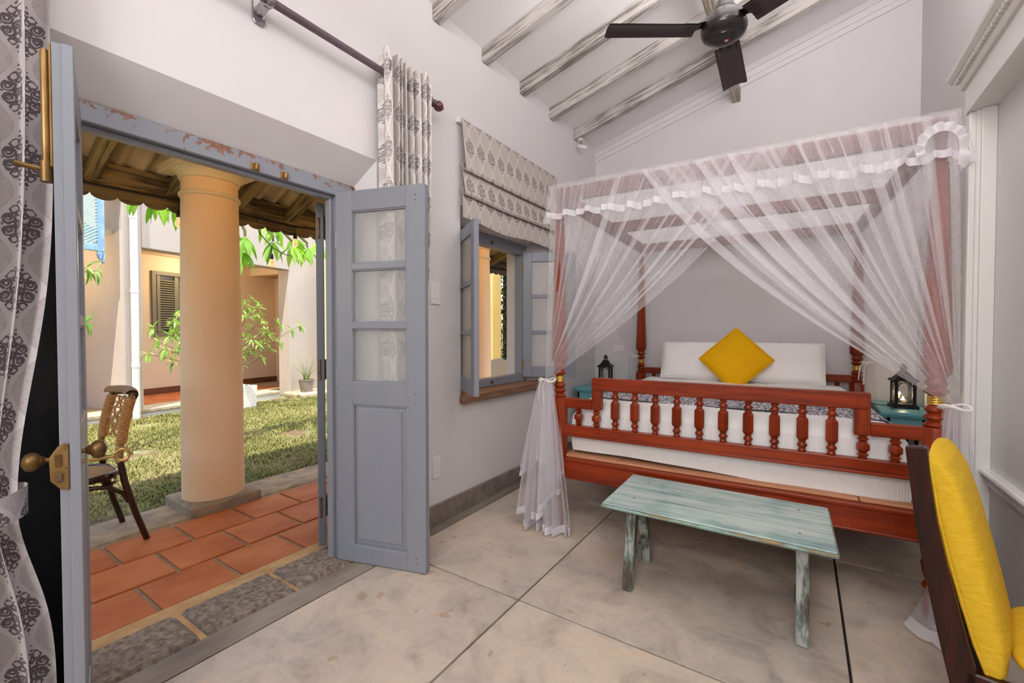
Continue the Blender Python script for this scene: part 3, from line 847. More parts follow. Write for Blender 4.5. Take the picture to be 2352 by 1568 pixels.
def front_drape(sgn, xt0, xt1, tie, seed, yoff):
    """top edge from xt0 (post side) to xt1 (inner edge); gathered at the tie on the post"""
    ph = folds(seed, 3)
    def fn(t, s):
        fo = fold(ph, t, (9, 15, 23))
        xt = xt0 + (xt1 - xt0) * t
        top = Vector((xt + 0.010 * fold(ph, t, (30, 41, 17)) , yoff - 0.008 * fold(ph, t, (26, 37, 19)), 2.285))
        q = s ** (1.0 + 0.10 * t)
        bx_ = tie[0] + sgn * 0.055 * (t - 0.25); by = tie[1] - 0.012 + 0.020 * math.sin(7 * t + 1)
        bot = Vector((bx_, by, tie[2] + 0.020 * t))
        p = top.lerp(bot, q)
        sag = 0.115 * t * math.sin(PI * s ** 0.9)
        p.z -= sag
        amp = math.sin(PI * min(1, s * 1.05 + 0.08)) ** 0.8
        k = (1 - s) ** 0.7
        p.x += sgn * 0.022 * fo * amp * (0.35 + k) * (0.35 + 0.65 * t)
        p.y += 0.016 * fold(ph, t + 0.03, (9, 15, 23)) * amp - 0.03 * math.sin(PI * s) * t
        return p
    o = MB().grid(fn, 260, 60).build('drape', M['net'], net, smooth=True, label='front net drape pulled aside and tied to a post')
    return o
TL, TR = (-0.055, -0.085, 1.005), (BW + 0.05, -0.075, 0.99)
front_drape(1, -0.04, 1.30, TL, 3, -0.052)
front_drape(-1, BW + 0.04, BW - 1.34, TR, 5, -0.072)

def tail(x_c, y_c, ztop, half, seed, outer, name='drape_tail', lean=0.0, skip=0.0, hem=0.035, zrise=None, amp=0.035, nu=240):
    """gathered net falling from the tie to the floor with a ribbon hem"""
    ph = folds(seed, 3)
    def fn(t, s, o=0.0):
        u = 2 * t - 1
        spread = 0.040 + (half - 0.040) * min(1, s * 1.1) ** 0.75
        fo = fold(ph, t, (3.3, 5.2, 8.1))
        x = x_c + spread * u + lean * s + 0.012 * fo * s
        y = y_c - 0.05 * s + (amp * s ** 0.7 + 0.008) * fold(ph, t, (4.2, 6.6, 9.7)) * (1 + o)
        zb = 0.012 + (zrise(t) if zrise else 0)
        z = ztop + (zb - ztop) * s
        return (x, y + o * 0.2, z)
    MB().grid(fn, nu, 36).build(name, M['net_tail'], net, smooth=True)
    h = hem / ztop
    MB().grid(lambda t, s: fn(t, 1 - h + s * h, 0.01), nu, 2).build('hem_ribbon', M['ribbon'], net, smooth=True)
    MB().grid(lambda t, s: fn(t, 1 - h + s * h, -0.03), nu, 2).build('hem_ribbon', M['ribbon'], net, smooth=True)
tail(TL[0] - 0.01, TL[1] + 0.0, 1.0, 0.165, 11, 0, lean=0.045, hem=0.05)
tail(TL[0] + 0.0, TL[1] - 0.03, 1.0, 0.155, 12, 0, lean=-0.015, hem=0.05, zrise=lambda t: 0.30 * max(0, (t - 0.45) / 0.55) ** 0.8 + 0.10 * (1 - t))
tail(TL[0] - 0.02, TL[1] + 0.04, 1.0, 0.16, 13, 0, lean=-0.02, hem=0.05, zrise=lambda t: 0.40 - 0.06 * math.sin(9 * t))
tail(TR[0] + 0.0, TR[1] - 0.01, 0.985, 0.085, 14, 0, lean=-0.01, hem=0.05)
tail(TR[0] + 0.0, TR[1] + 0.03, 0.985, 0.08, 15, 0, lean=0.0, hem=0.05, zrise=lambda t: 0.22 * t)
# the right-hand tail trails over the floor towards the room
HEM = [(1.762, -0.150), (1.795, -0.235), (1.845, -0.280), (1.90, -0.315), (1.945, -0.355)]
def trail(t, s):
    k = t * 4; i = min(int(k), 3); f = k - i
    hx_, hy = (HEM[i][j] * (1 - f) + HEM[i + 1][j] * f for j in (0, 1))
    q = s ** 1.25
    x = (TR[0] - 0.035 + 0.05 * t) * (1 - q) + hx_ * q + 0.012 * math.sin(14 * t + 3) * s
    y = (TR[1] - 0.045) * (1 - q) + hy * q + 0.012 * math.sin(17 * t) * s
    return (x, y, 0.52 * (1 - s) ** 1.35 + 0.012 + 0.03 * math.sin(9 * t) ** 2 * s * (1 - s))
MB().grid(trail, 60, 30).build('drape_tail', M['net'], net, smooth=True)
MB().grid(lambda t, s: (lambda p: (p[0], p[1] - 0.002, p[2] + 0.004))(trail(t, 0.86 + 0.14 * s)), 60, 4).build('hem_ribbon', M['ribbon'], net, smooth=True)

# valance all round with a frilled ribbon
def valance(p0, p1, nrm, seed, drop=0.225, n=300, freq=None):
    p0, p1, nrm = Vector(p0), Vector(p1), Vector(nrm); L = (p1 - p0).length
    ph = folds(seed, 3); f = (L * 19, L * 12, L * 7.3)
    dv = (p1 - p0).normalized()
    def fn(t, s, o=0.0):
        fo = fold(ph, t, f)
        p = p0.lerp(p1, t) + nrm * (0.030 + 0.030 * s + (0.005 + 0.011 * s) * fo + o) + dv * 0.006 * fold(ph, t + 0.01, f) * s
        p.z = 2.300 - drop * s + 0.007 * fold(ph, t, (2.2, 3.7, f[2])) * s
        return p
    MB().grid(fn, n, 12).build('valance', M['net_val'], net, smooth=True)
    MB().grid(lambda t, s: fn(t, 0.84 + 0.17 * s, 0.003), n, 2).build('valance_ribbon', M['ribbon'], net, smooth=True)
    MB().grid(lambda t, s: Vector(fn(t, 0)) - nrm * 0.055 * s + Vector((0, 0, 0.004)), n, 2).build('valance_heading', M['net_val'], net, smooth=True)
valance((-0.05, -0.035, 0), (BW + 0.05, -0.035, 0), (0, -1, 0), 21, n=420)
valance((-0.035, BL, 0), (-0.035, -0.06, 0), (-1, 0, 0), 22, n=320)
valance((BW + 0.035, -0.06, 0), (BW + 0.035, BL, 0), (1, 0, 0), 23, n=320)
# frill turned over at the post away from the window
def curl(t, s):
    a = PI * (1.12 - 1.25 * t)
    r = 0.058 + 0.034 * s + 0.005 * math.sin(60 * t) * s
    return (BW - 0.022 + r * math.cos(a) * 0.95, -0.105 - 0.02 * math.sin(55 * t) * s, 2.135 + r * 1.15 * math.sin(a) + (-0.06 if t > 0.85 else 0) * (t - 0.85) / 0.15)
MB().grid(curl, 90, 4).build('valance_ribbon', M['ribbon'], net, smooth=True)
# roof sheet, side drapes tied to the rear posts, back sheet
MB().grid(lambda a, b: (a * BW, b * BL, 2.296 - 0.012 * math.sin(PI * a) * abs(math.sin(2 * PI * b))), 20, 20).build('roof_sheet', M['net_soft'], net, smooth=True)
def side_drape(xs_, sgn, seed):
    ph = folds(seed, 3); tie = Vector((xs_ + sgn * 0.03, BL - 0.03, 1.06))
    def fn(t, s):
        yt = BL - t * (BL + 0.02)
        top = Vector((xs_ + 0.006 * fold(ph, t, (20, 31, 11)), yt, 2.285))
        bot = tie + Vector((sgn * 0.03 * (t - 0.3), -0.03 * t, 0.02 * t))
        p = top.lerp(bot, s)
        p.z -= 0.12 * t * math.sin(PI * s)
        amp = math.sin(PI * min(1, s + 0.1)) ** 0.8
        p.y += 0.016 * fold(ph, t, (6, 10, 15)) * amp * (1 - s)
        p.x += 0.018 * fold(ph, t + 0.05, (7, 11, 15)) * amp
        return p
    MB().grid(fn, 130, 36).build('side_drape', M['net_soft'], net, smooth=True)
    tail2 = lambda t, s: (tie.x + sgn * 0.03 + (2 * t - 1) * (0.03 + 0.05 * s) , tie.y - 0.02 - 0.06 * s + 0.02 * math.sin(25 * t), tie.z * (1 - s) + 0.02 * s)
    MB().grid(tail2, 40, 14).build('drape_tail', M['net'], net, smooth=True)
    MB().tube([tie + Vector((0.045 * math.cos(a), 0.045 * math.sin(a), 0)) for a in [2 * PI * i / 14 for i in range(15)]], 0.006, 6).build('tie', M['cord'], net, smooth=True)
    for k in range(2):
        MB().tube([tie + Vector((-0.02 + 0.03 * k, -0.045, 0)), tie + Vector((-0.05 + 0.03 * k, -0.06, -0.03)), tie + Vector((-0.06 + 0.035 * k, -0.055, -0.15 - 0.04 * k))], [0.006, 0.007, 0.008], 6, flat=0.4).build('tie_end', M['cord'], net, smooth=True)
side_drape(-0.03, -1, 31); side_drape(BW + 0.03, 1, 32)
phb = folds(41, 3)
MB().grid(lambda t, s: (0.0 + t * BW, BL + 0.042 + 0.010 * fold(phb, t, (8, 13, 21)) * (0.3 + s), 2.285 - 1.5 * s), 200, 8).build('back_sheet', M['net_soft'], net, smooth=True)
for T, sg in ((TL, -1), (TR, 1)):
    c = Vector((T[0] - sg * 0.004, T[1] + 0.01, T[2]))
    MB().tube([c + Vector((0.052 * math.cos(a), 0.045 * math.sin(a), 0.01 * math.sin(2 * a))) for a in [2 * PI * i / 18 for i in range(19)]], 0.0065, 6).build('tie', M['cord'], net, smooth=True)
    for k in range(2 if sg < 0 else 0):
        q = c + Vector((0.012 * (2 * k - 1) - 0.01, -0.048, 0.0))
        MB().tube([q, q + Vector((0.012 * (2 * k - 1), -0.018, 0.014)), q + Vector((0.018 * (2 * k - 1), -0.01, -0.004)), q], 0.0045, 6).build('tie_bow', M['cord'], net, smooth=True)
        MB().tube([q, q + Vector((-0.012, -0.015, -0.05)), q + Vector((-0.016 + 0.02 * k, -0.012, -0.16 - 0.04 * k))], 0.006, 6, flat=0.35).build('tie_end', M['cord'], net, smooth=True)

# ------------------------------------------------------------------ weathered bench in front of the bed
def bench_mat(name, axis=0):
    m, t, p = newmat(name)
    s = [1.0, 1.0, 1.0]; s[axis] = 0.07
    v = coords(t, scale=s, rand=False); v0 = coords(t, rand=False)
    g1 = X(t, noise(t, v, 30, 8, 0.72, 0.3)); g2 = X(t, noise(t, v, 11, 7, 0.65, 0.5)); pt = X(t, noise(t, v0, 5, 4, 0.6))
    base = ramp(t, g2 * 0.55 + pt * 0.45, [(0.34, '566079'), (0.42, '769c98'), (0.49, 'aebfba'), (0.57, 'bfc6c0'), (0.66, '82ab9f')])
    c = mixc(t, 0.5, base, ramp(t, g1, [(0.36, '566675'), (0.5, 'a9bdb5'), (0.66, 'cfd5cc')]))
    bare = X(t, noise(t, v0, 7, 6, 0.7)).gt(0.655) * g1.gt(0.48)
    c = mixc(t, bare * 0.6, c, 'a58b66')
    t.links.new(c, p.inputs['Base Color']); p.inputs['Roughness'].default_value = 0.45
    bumpn(t, p, g1, 0.25, 0.004)
    return m
M['bench'] = bench_mat('aqua_weathered_paint')
M['bench_leg'] = worn('rubbed_leg_paint', 'a9aaa6', '4d4238', 2, 0.52, 0.5, 8, '6f7f74', 0.10, 6)
M['bench_edge'] = worn('worn_edge', '86a39b', 'a07c4c', 0, 0.46, 0.55, 9, '6e6a55', 0.08, 6)
bench = thing('bench', 'low bench with weathered aqua paint at the foot of the bed', 'bench', (-0.362, 2.365, 0), D(1.3))
hw, hd, zt_ = 0.483, 0.262, 0.460
MB().box(-hw, hw, -hd, hd, zt_ - 0.010, zt_).build('top', M['bench'], bench, bevel=0.004)
MB().box(-hw - 0.006, hw + 0.006, -hd - 0.006, hd + 0.006, zt_ - 0.026, zt_ - 0.009).build('top_edge', M['bench_edge'], bench, bevel=0.006)
for x in (-0.375, 0.372):
    MB().box(x - 0.035, x + 0.035, -0.20, 0.20, zt_ - 0.05, zt_ - 0.025).build('cleat', M['bench_leg'], bench, bevel=0.004)
    for sgn in (-1, 1):
        P = []
        for k in range(9):
            s = k / 8
            y = sgn * (0.095 + 0.055 * math.sin(s * PI / 2) ** 1.4 + 0.04 * max(0, s - 0.5)) if sgn < 0 else sgn * (0.075 + 0.105 * math.sin(s * PI / 2) ** 2.0)
            P.append((x, y, (zt_ - 0.03) * (1 - s)))
        MB().tube(P, [0.0235 * 1.414] * 9, 4, flat=1.15, phase=PI / 4).build('leg', M['bench_leg'], bench, bevel=0.004)
    MB().box(x - 0.015, x + 0.015, -0.165, 0.175, 0.115, 0.150).build('stretcher', M['bench_leg'], bench, bevel=0.003)
for x, y in ((-0.36, 0.15), (-0.36, -0.12), (0.36, 0.15), (0.36, -0.14)):
    MB().lathe([(0.006, zt_ - 0.003), (0.006, zt_ + 0.0006)], 10, (x, y, 0)).build('nail_head', M['iron'], bench)

# ------------------------------------------------------------------ bedside tables and lanterns
M['teal'] = plain('teal_gloss_paint', '5f9fa6', 0.3, c2='68aab0', nscale=4, bump=0.04)
M['black_leg'] = plain('black_turned_leg', '14100f', 0.35)
def side_table(label, x0, x1, y0, y1):
    r = thing('bedside_table', label, 'table', ((x0 + x1) / 2, (y0 + y1) / 2, 0), 0, 'teal bedside tables')
    a, b = (x1 - x0) / 2, (y1 - y0) / 2
    t = MB().box(-a, a, -b, b, 0.705, 0.735).build('top', M['teal'], r, bevel=0.008, seg=2)
    m = MB(); k = 0.07
    for u0, u1, v0, v1 in ((-a + k, a - k, -b + k, -b + k + 0.012), (-a + k, a - k, b - k - 0.012, b - k), (-a + k, -a + k + 0.012, -b + k, b - k), (a - k - 0.012, a - k, -b + k, b - k)):
        m.box(u0, u1, v0, v1, 0.734, 0.7385)
    m.build('top_moulding', M['teal'], t, bevel=0.001)
    MB().box(-a + 0.01, a - 0.01, -b + 0.01, b - 0.01, 0.690, 0.706).build('edge_moulding', M['teal'], r, bevel=0.006)
    c = 0.045
    for s, nm in (((-a + c, a - c, -b + c, -b + c + 0.02), 'apron'), ((-a + c, a - c, b - c - 0.02, b - c), 'apron'), ((-a + c, -a + c + 0.02, -b + c, b - c), 'apron'), ((a - c - 0.02, a - c, -b + c, b - c), 'apron')):
        MB().box(*s, 0.60, 0.69).build(nm, M['teal'], r, bevel=0.002)
    lm = MB().lathe([(0.018, 0.0), (0.024, 0.02), (0.018, 0.05), (0.030, 0.10), (0.018, 0.16), (0.026, 0.30), (0.018, 0.40), (0.032, 0.45), (0.018, 0.48), (0.032, 0.53), (0.02, 0.55)], 16).mesh('leg', M['black_leg'], smooth=True)
    for sx in (-1, 1):
        for sy in (-1, 1):
            l = link('leg', lm, r, (sx * (a - c - 0.03), sy * (b - c - 0.03), 0.0))
            MB().box(-0.032, 0.032, -0.032, 0.032, 0.545, 0.60).build('leg_block', M['teal'], l, bevel=0.002)
    return r
side_table('teal bedside table on the window side, under a black lantern', -2.06, -1.56, 4.28, 4.94)
side_table('teal bedside table on the side away from the window, under a lit lantern', 0.495, 0.800, 4.25, 4.94)
M['black_metal'] = plain('black_lantern_metal', '1d1c1d', 0.45, 0.4, bump=0.1)
def clear_glass():
    m, t, p = newmat('clear_lantern_glass')
    for n in list(t.nodes):
        if n.type == 'BSDF_PRINCIPLED': t.nodes.remove(n)
    out = [n for n in t.nodes if n.type == 'OUTPUT_MATERIAL'][0]
    a = t.nodes.new('ShaderNodeBsdfTransparent'); b = t.nodes.new('ShaderNodeBsdfGlossy'); b.inputs['Roughness'].default_value = 0.08
    x = t.nodes.new('ShaderNodeMixShader'); x.inputs[0].default_value = 0.10
    v = coords(t, rand=False); n = X(t, noise(t, v, 40, 2, 0.5)) * 0.04 + 0.08
    t.links.new(n.k, x.inputs[0])
    t.links.new(a.outputs[0], x.inputs[1]); t.links.new(b.outputs[0], x.inputs[2]); t.links.new(x.outputs[0], out.inputs[0])
    return m
M['clear'] = clear_glass()
M['wax'] = plain('cream_wax', 'efe2c8', 0.6)
def glow(name, c, s):
    m, t, p = newmat(name)
    p.inputs['Emission Color'].default_value = lin(c); p.inputs['Emission Strength'].default_value = s
    p.inputs['Base Color'].default_value = lin(c)
    return m
M['flame'] = glow('warm_lamp_glow', 'ffcf80', 14)
def lantern(label, loc, rz_, lit):
    r = thing('lantern', label, 'lantern', loc, rz_, 'black candle lanterns')
    m = MB().box(-0.078, 0.078, -0.078, 0.078, 0.010, 0.024); m.box(-0.068, 0.068, -0.068, 0.068, 0.024, 0.034)
    b = m.build('base', M['black_metal'], r, bevel=0.003)
    for sx in (-1, 1):
        for sy in (-1, 1):
            MB().box(sx * 0.066 - 0.012, sx * 0.066 + 0.012, sy * 0.066 - 0.012, sy * 0.066 + 0.012, 0.0, 0.012).build('foot', M['black_metal'], b, bevel=0.002)
            MB().box(sx * 0.056 - 0.008, sx * 0.056 + 0.008, sy * 0.056 - 0.008, sy * 0.056 + 0.008, 0.03, 0.212).build('corner_post', M['black_metal'], r, bevel=0.002)
    for k in range(4):
        q = MB().box(-0.05, 0.05, 0.053, 0.0555, 0.034, 0.208).build('pane', M['clear'], r, rot=(0, 0, k * PI / 2))
        m = MB()
        for s in (0, 1):                                            # filigree arcs at head and foot of every side
            zz_ = 0.200 if s else 0.042; sg = -1 if s else 1
            m.tube([(0.040 * math.cos(a), 0.058, zz_ + sg * (0.034 - 0.034 * math.sin(a))) for a in [PI * i / 12 for i in range(13)]], 0.0026, 5)
            for sx in (-1, 1):
                m.tube([(sx * 0.040 + 0.008 * math.cos(a), 0.058, zz_ + sg * 0.010 + 0.008 * math.sin(a)) for a in [2 * PI * i / 10 for i in range(11)]], 0.0022, 5)
                m.tube([(sx * 0.028, 0.058, zz_), (sx * 0.033, 0.058, zz_ + sg * 0.012)], 0.0022, 5)
        for sx in (-1, 1): m.box(sx * 0.046 - 0.003, sx * 0.046 + 0.003, 0.056, 0.060, 0.036, 0.206)
        m.build('filigree', M['black_metal'], r, rot=(0, 0, k * PI / 2))
    m = MB()
    m.lathe([(0.072 * 1.414, 0.206), (0.078 * 1.414, 0.212), (0.078 * 1.414, 0.220), (0.062 * 1.414, 0.228), (0.042 * 1.414, 0.248), (0.028 * 1.414, 0.275), (0.024 * 1.414, 0.282)], 4, phase=PI / 4)
    rf = m.build('roof', M['black_metal'], r)
    m = MB().lathe([(0.020, 0.280), (0.020, 0.284)], 12)
    for k in range(6): m.tube([(0.017 * math.cos(k * PI / 3), 0.017 * math.sin(k * PI / 3), 0.28), (0.017 * math.cos(k * PI / 3), 0.017 * math.sin(k * PI / 3), 0.31)], 0.003, 5)
    m.lathe([(0.026, 0.308), (0.024, 0.313), (0.010, 0.328), (0.005, 0.333), (0.006, 0.338), (0.002, 0.343)], 12)
    m.build('cupola', M['black_metal'], rf)
    MB().tube([(0.024 * math.cos(a), 0, 0.318 + 0.020 * math.sin(a)) for a in [2 * PI * i / 16 for i in range(17)]], 0.002, 5).build('carrying_ring', M['black_metal'], rf)
    c = MB().lathe([(0.018, 0.034), (0.018, 0.062), (0.004, 0.064)], 14).build('bulb_holder', M['wax'], r, smooth=True)
    MB().lathe([(0.003, 0.063), (0.008, 0.070), (0.007, 0.079), (0.001, 0.088)], 10).build('glow_bulb', M['flame'] if lit else M['wax'], c, smooth=True)
    if lit:
        l = lamp('lantern_bulb_light', 'POINT', (0, 0, 0.10), 1.1, (1, 0.75, 0.42), shadow_soft_size=0.012)
        l.parent = r
    return r
lantern('black metal lantern on the bedside table by the window', (-1.815, 4.62, 0.736), D(8), False)
lantern('black metal lantern glowing on the bedside table away from the window', (0.662, 4.53, 0.736), D(6), True)
cb = MB().tube([(0.60, 4.55, 0.743), (0.52, 4.52, 0.745), (0.475, 4.6, 0.742), (0.46, 4.72, 0.741)], 0.0035, 6).build('lantern_cable', M['black_metal'], None, smooth=True)
tag(cb, 'thin black cable running from the lit lantern', 'cable')
# wall socket and switch plate behind the bed
r = thing('switch_plate', 'white socket and switch plate on the wall beside the bed head', 'switch', (-1.80, YB, 1.135))
MB().box(-0.075, 0.075, -0.009, 0, -0.04, 0.04).build('plate', M['plastic'], r, bevel=0.002)
MB().lathe([(0.018, -0.011), (0.018, -0.006)], 14, (-0.045, 0, 0), 'y').build('socket', M['plastic'], r, smooth=True)
for k in range(3): MB().box(-0.012 + k * 0.026, 0.008 + k * 0.026, -0.012, -0.008, -0.022, 0.022).build('rocker', M['plastic'], r, bevel=0.001)

# ------------------------------------------------------------------ ceiling fan
M['fan'] = plain('fan_brown_gloss', '1d1718', 0.28, bump=0.02, coat=0.2)
M['fan_blade'] = plain('fan_blade_brown', '3a3032', 0.4, c2='332a2b', nscale=8, stretch=(0.2, 1, 1))
M['red_badge'] = plain('red_badge', 'd84a4a', 0.4)
fx, fy, fz = -0.339, 2.401, 2.80
fan = thing('ceiling_fan', 'dark brown three-blade ceiling fan on a long down rod', 'fan', (fx, fy, fz))
MB().lathe([(0.010, 0.16), (0.010, zc(fx) - fz)], 14).build('down_rod', M['fan'], fan, smooth=True)
MB().lathe([(0.012, 0.215), (0.018, 0.20), (0.030, 0.16), (0.052, 0.115), (0.060, 0.10), (0.060, 0.095)], 28).build('canopy_cone', M['fan'], fan, smooth=True)
MB().lathe([(0.04, zc(fx) - fz - 0.10), (0.055, zc(fx) - fz - 0.02), (0.055, zc(fx) - fz + 0.01)], 20).build('ceiling_cup', M['fan'], fan, smooth=True)
mt = MB().lathe([(0.052, 0.10), (0.075, 0.085), (0.098, 0.05), (0.106, 0.022), (0.106, 0.008), (0.098, -0.012), (0.085, -0.022), (0.068, -0.028), (0.066, -0.032), (0.062, -0.030)], 36).build('motor_housing', M['fan'], fan, smooth=True)
cp = MB().lathe([(0.064, -0.028), (0.062, -0.036), (0.045, -0.046), (0.02, -0.051), (0.002, -0.052)], 32).build('bottom_cap', M['fan'], fan, smooth=True)
bd = MB().box(-0.0085, 0.0085, -0.0085, 0.0085, -0.0525, -0.0500).build('badge', M['red_badge'], cp, bevel=0.001, loc=(0.014, -0.014, 0), rot=(0, 0, D(33)))
MB().box(-0.005, 0.005, -0.005, 0.005, -0.0532, -0.0524).build('badge_mark', M['plastic'], bd)
def blade():
    m = MB()
    def fn(a, b):
        x = 0.135 + a * 0.44; wd = 0.060 + 0.006 * a
        y = (b - 0.5) * 2 * wd
        if a > 0.97: y *= 0.96
        crown = 0.010 * (1 - (2 * b - 1) ** 2)
        rib = 0.003 * (1 if abs(b - 0.12) < 0.03 or abs(b - 0.88) < 0.03 else 0)
        rt = 0.004 * math.sin(b * 50) if a < 0.12 and 0.15 < b < 0.85 else 0
        return (x, y * math.cos(0.16) , y * math.sin(-0.16) + crown - rib + rt)
    m.grid(fn, 30, 26)
    k = len(m.v); m.grid(lambda a, b: (lambda p: (p[0], p[1], p[2] - 0.004))(fn(a, b)), 30, 26)
    return m.mesh('blade', M['fan_blade'], smooth=True)
bm_ = blade()
am = MB().bar((0.09, 0, 0.03), (0.15, 0, 0.012), 0.055, 0.006).bar((0.145, -0.022, 0.012), (0.205, -0.028, 0.010), 0.02, 0.006).bar((0.145, 0.022, 0.012), (0.205, 0.028, 0.008), 0.02, 0.006).mesh('blade_iron', M['fan'], bevel=0.002)
for a in (213.5, 91.5, 332):
    b = link('blade', bm_, fan, (0, 0, 0.01), (0, 0, D(a)))
    link('blade_iron', am, b)

# spotlight on the last rafter by the window wall
M['spot_white'] = plain('white_spot_enamel', 'd9d5d2', 0.4)
sp = thing('spotlight', 'small white spotlight under the rafter nearest the back wall', 'light', (-2.035, 4.42, 3.395))
MB().lathe([(0.030, 0.035), (0.034, 0.02), (0.034, 0.012), (0.010, 0.008)], 16).build('base', M['spot_white'], sp, smooth=True)
MB().tube([(0, 0, 0.01), (0.006, 0.0, -0.015), (0.012, -0.004, -0.03)], 0.006, 8).build('arm', M['chrome'], sp, smooth=True)
hd_ = MB().lathe([(0.020, -0.045), (0.022, -0.04), (0.026, 0.05), (0.024, 0.055)], 18, (0, 0, 0), 'x').build('head', M['spot_white'], sp, smooth=True, loc=(0.018, -0.006, -0.058), rot=(0, D(18), D(20)))
MB().lathe([(0.021, 0.054), (0.019, 0.05)], 18, (0, 0, 0), 'x').build('lens', M['iron'], hd_)

# ------------------------------------------------------------------ curtain rod, curtains, blind
rod = thing('curtain_rod', 'dark wooden curtain rod with round finial above the door', 'curtain rod')
RX, RZ = -2.005, 2.805
MB().lathe([(0.0185, -0.35), (0.0185, 2.10)], 20, (RX, 0, RZ), 'y').build('pole', M['rod'], rod, smooth=True)
MB().lathe([(0.0185, 2.095), (0.024, 2.10), (0.024, 2.108), (0.016, 2.114), (0.016, 2.122), (0.028, 2.132), (0.034, 2.148), (0.031, 2.165), (0.020, 2.178), (0.012, 2.182), (0.012, 2.19), (0.003, 2.194)], 20, (RX, 0, RZ), 'y').build('finial', M['rod_end'], rod, smooth=True)
for y in (1.055, 2.06):
    b = MB().prism([(RZ - 0.075, -0.018), (RZ - 0.06, -0.028), (RZ + 0.055, -0.028), (RZ + 0.07, -0.015), (RZ + 0.07, 0.015), (RZ + 0.055, 0.028), (RZ - 0.06, 0.028), (RZ - 0.075, 0.018)], 0, 0, 0.012)
    b.v = [(XL + p[0], y + p[2], p[1]) for p in b.v]
    bo = b.build('bracket', M['chrome'], rod, bevel=0.003)
    MB().bar((XL + 0.005, y, RZ - 0.02), (RX - 0.015, y, RZ - 0.004), 0.03, 0.045).build('bracket_arm', M['chrome'], bo, bevel=0.006)
    MB().lathe([(0.027, y - 0.016), (0.030, y - 0.012), (0.030, y + 0.012), (0.027, y + 0.016), (0.0195, y + 0.016), (0.0195, y - 0.016), (0.027, y - 0.016)], 20, (RX, 0, RZ), 'y', cap=False).build('bracket_ring', M['chrome'], bo, smooth=True)

def curtain(name, label, y0, y1, ztop, zbot, n, amp, mat, tie=None, cloth=1.6, first=None, xc=RX, seed=1, squeeze=0.5):
    """hanging pleats; tie = (z, centre y, half width)"""
    r = thing(name, label, 'curtain', (0, 0, 0))
    rnd = random.Random(seed); ph = [rnd.uniform(-0.3, 0.3) for _ in range(n + 2)]
    def fn(a, b):
        z = ztop + (zbot - ztop) * b
        y = y0 + (y1 - y0) * a
        k = 1.0
        if tie:
            d = (z - tie[0])
            g = math.exp(-(d / (0.55 if d > 0 else 0.30)) ** 2)
            yt = tie[1] + (2 * a - 1) * tie[2]
            y = y * (1 - g) + yt * g; k = 1 - 0.45 * g
        i = a * n
        q = math.sin(2 * PI * i + 0.5 * math.sin(3 * b + i))
        sharp = math.copysign(abs(q) ** 0.7, q)
        x = xc + amp * k * sharp * (1 + 0.25 * ph[int(i)]) + 0.010 * math.sin(4 * b + 9 * a)
        if first and a < first[0]:                                  # wide flat first fold
            f = a / first[0]
            x = xc + first[1] * (1 - 1.7 * f)
        y += 0.014 * math.cos(2 * PI * i) * k + 0.008 * math.sin(5 * b + 3 * ph[int(i)])
        return (x, y, z)
    body = MB().grid(fn, n * 22, 70, (cloth, ztop - zbot)).build('cloth', mat, r, smooth=True)
    MB().grid(lambda a, b: (lambda p: (p[0] + 0.001, p[1], p[2]))(fn(a, 0.985 + 0.015 * b)), n * 22, 2, (cloth, 0.05)).build('hem', mat, r, smooth=True)
    return r, fn
cr, fr_ = curtain('curtain', 'grey damask curtain hanging behind the glazed door leaf', 1.665, 2.035, 2.915, 0.02, 9, 0.060, M['damask_right'], (0.93, 1.85, 0.16), 1.9, (0.16, 0.10), RX, 4)
m = MB().tube([(RX + 0.075, 1.69 + 0.024 * math.cos(a), RZ + 0.028 * math.sin(a)) for a in [2 * PI * i / 20 for i in range(21)]], 0.006, 6)
m.v = [(p[0] - (p[1] - 1.69) * 1.2 - 0.01, p[1], p[2]) for p in m.v]
m.build('eyelet', M['chrome'], cr, smooth=True)
cl, fl_ = curtain('curtain', 'grey damask curtain tied back to the left of the doorway', -0.12, 0.340, 2.95, 0.02, 7, 0.036, M['damask_left'], (0.80, 0.13, 0.130), 1.2, None, -1.985, 9)
def tb(a, b):
    t = 2 * PI * a
    return (-1.975 + 0.098 * math.cos(t), 0.14 + 0.150 * math.sin(t), 0.835 - 0.085 * b + 0.025 * math.sin(t) )
MB().grid(tb, 60, 6, (0.85, 0.10)).build('tie_back', M['damask_left'], cl, smooth=True, label='damask tie-back band')

bl = thing('roman_blind', 'grey damask roman blind gathered above the small window', 'blind')
prof = [(0.030, 2.875), (0.040, 2.86), (0.060, 2.70), (0.078, 2.54), (0.082, 2.505), (0.074, 2.488), (0.058, 2.495), (0.040, 2.53), (0.030, 2.56), (0.028, 2.55), (0.046, 2.50), (0.062, 2.41), (0.074, 2.345), (0.076, 2.325), (0.066, 2.312), (0.050, 2.32), (0.036, 2.36), (0.028, 2.38), (0.032, 2.35), (0.046, 2.30), (0.052, 2.24), (0.050, 2.145)]
def bfn(a, b):
    k = b * (len(prof) - 1); i = min(int(k), len(prof) - 2); f = k - i
    px = prof[i][0] * (1 - f) + prof[i + 1][0] * f; pz = prof[i][1] * (1 - f) + prof[i + 1][1] * f
    wv = 0.010 * math.sin(10 * a + 1.3) * (b ** 3)
    return (XL + px + 0.006 * math.sin(7 * a) * b, 2.45 + a * 1.46, pz + wv * 1.2 - 0.012 * math.sin(PI * a) * b)
m = MB().grid(bfn, 80, 84, (1.46, 1.15))
ln = [0]
for i in range(84):
    p, q = bfn(0.5, i / 84), bfn(0.5, (i + 1) / 84); ln.append(ln[-1] + math.hypot(p[0] - q[0], p[2] - q[2]))
for k in m.uv: m.uv[k] = (m.uv[k][0], 1.0 - ln[k // 81])
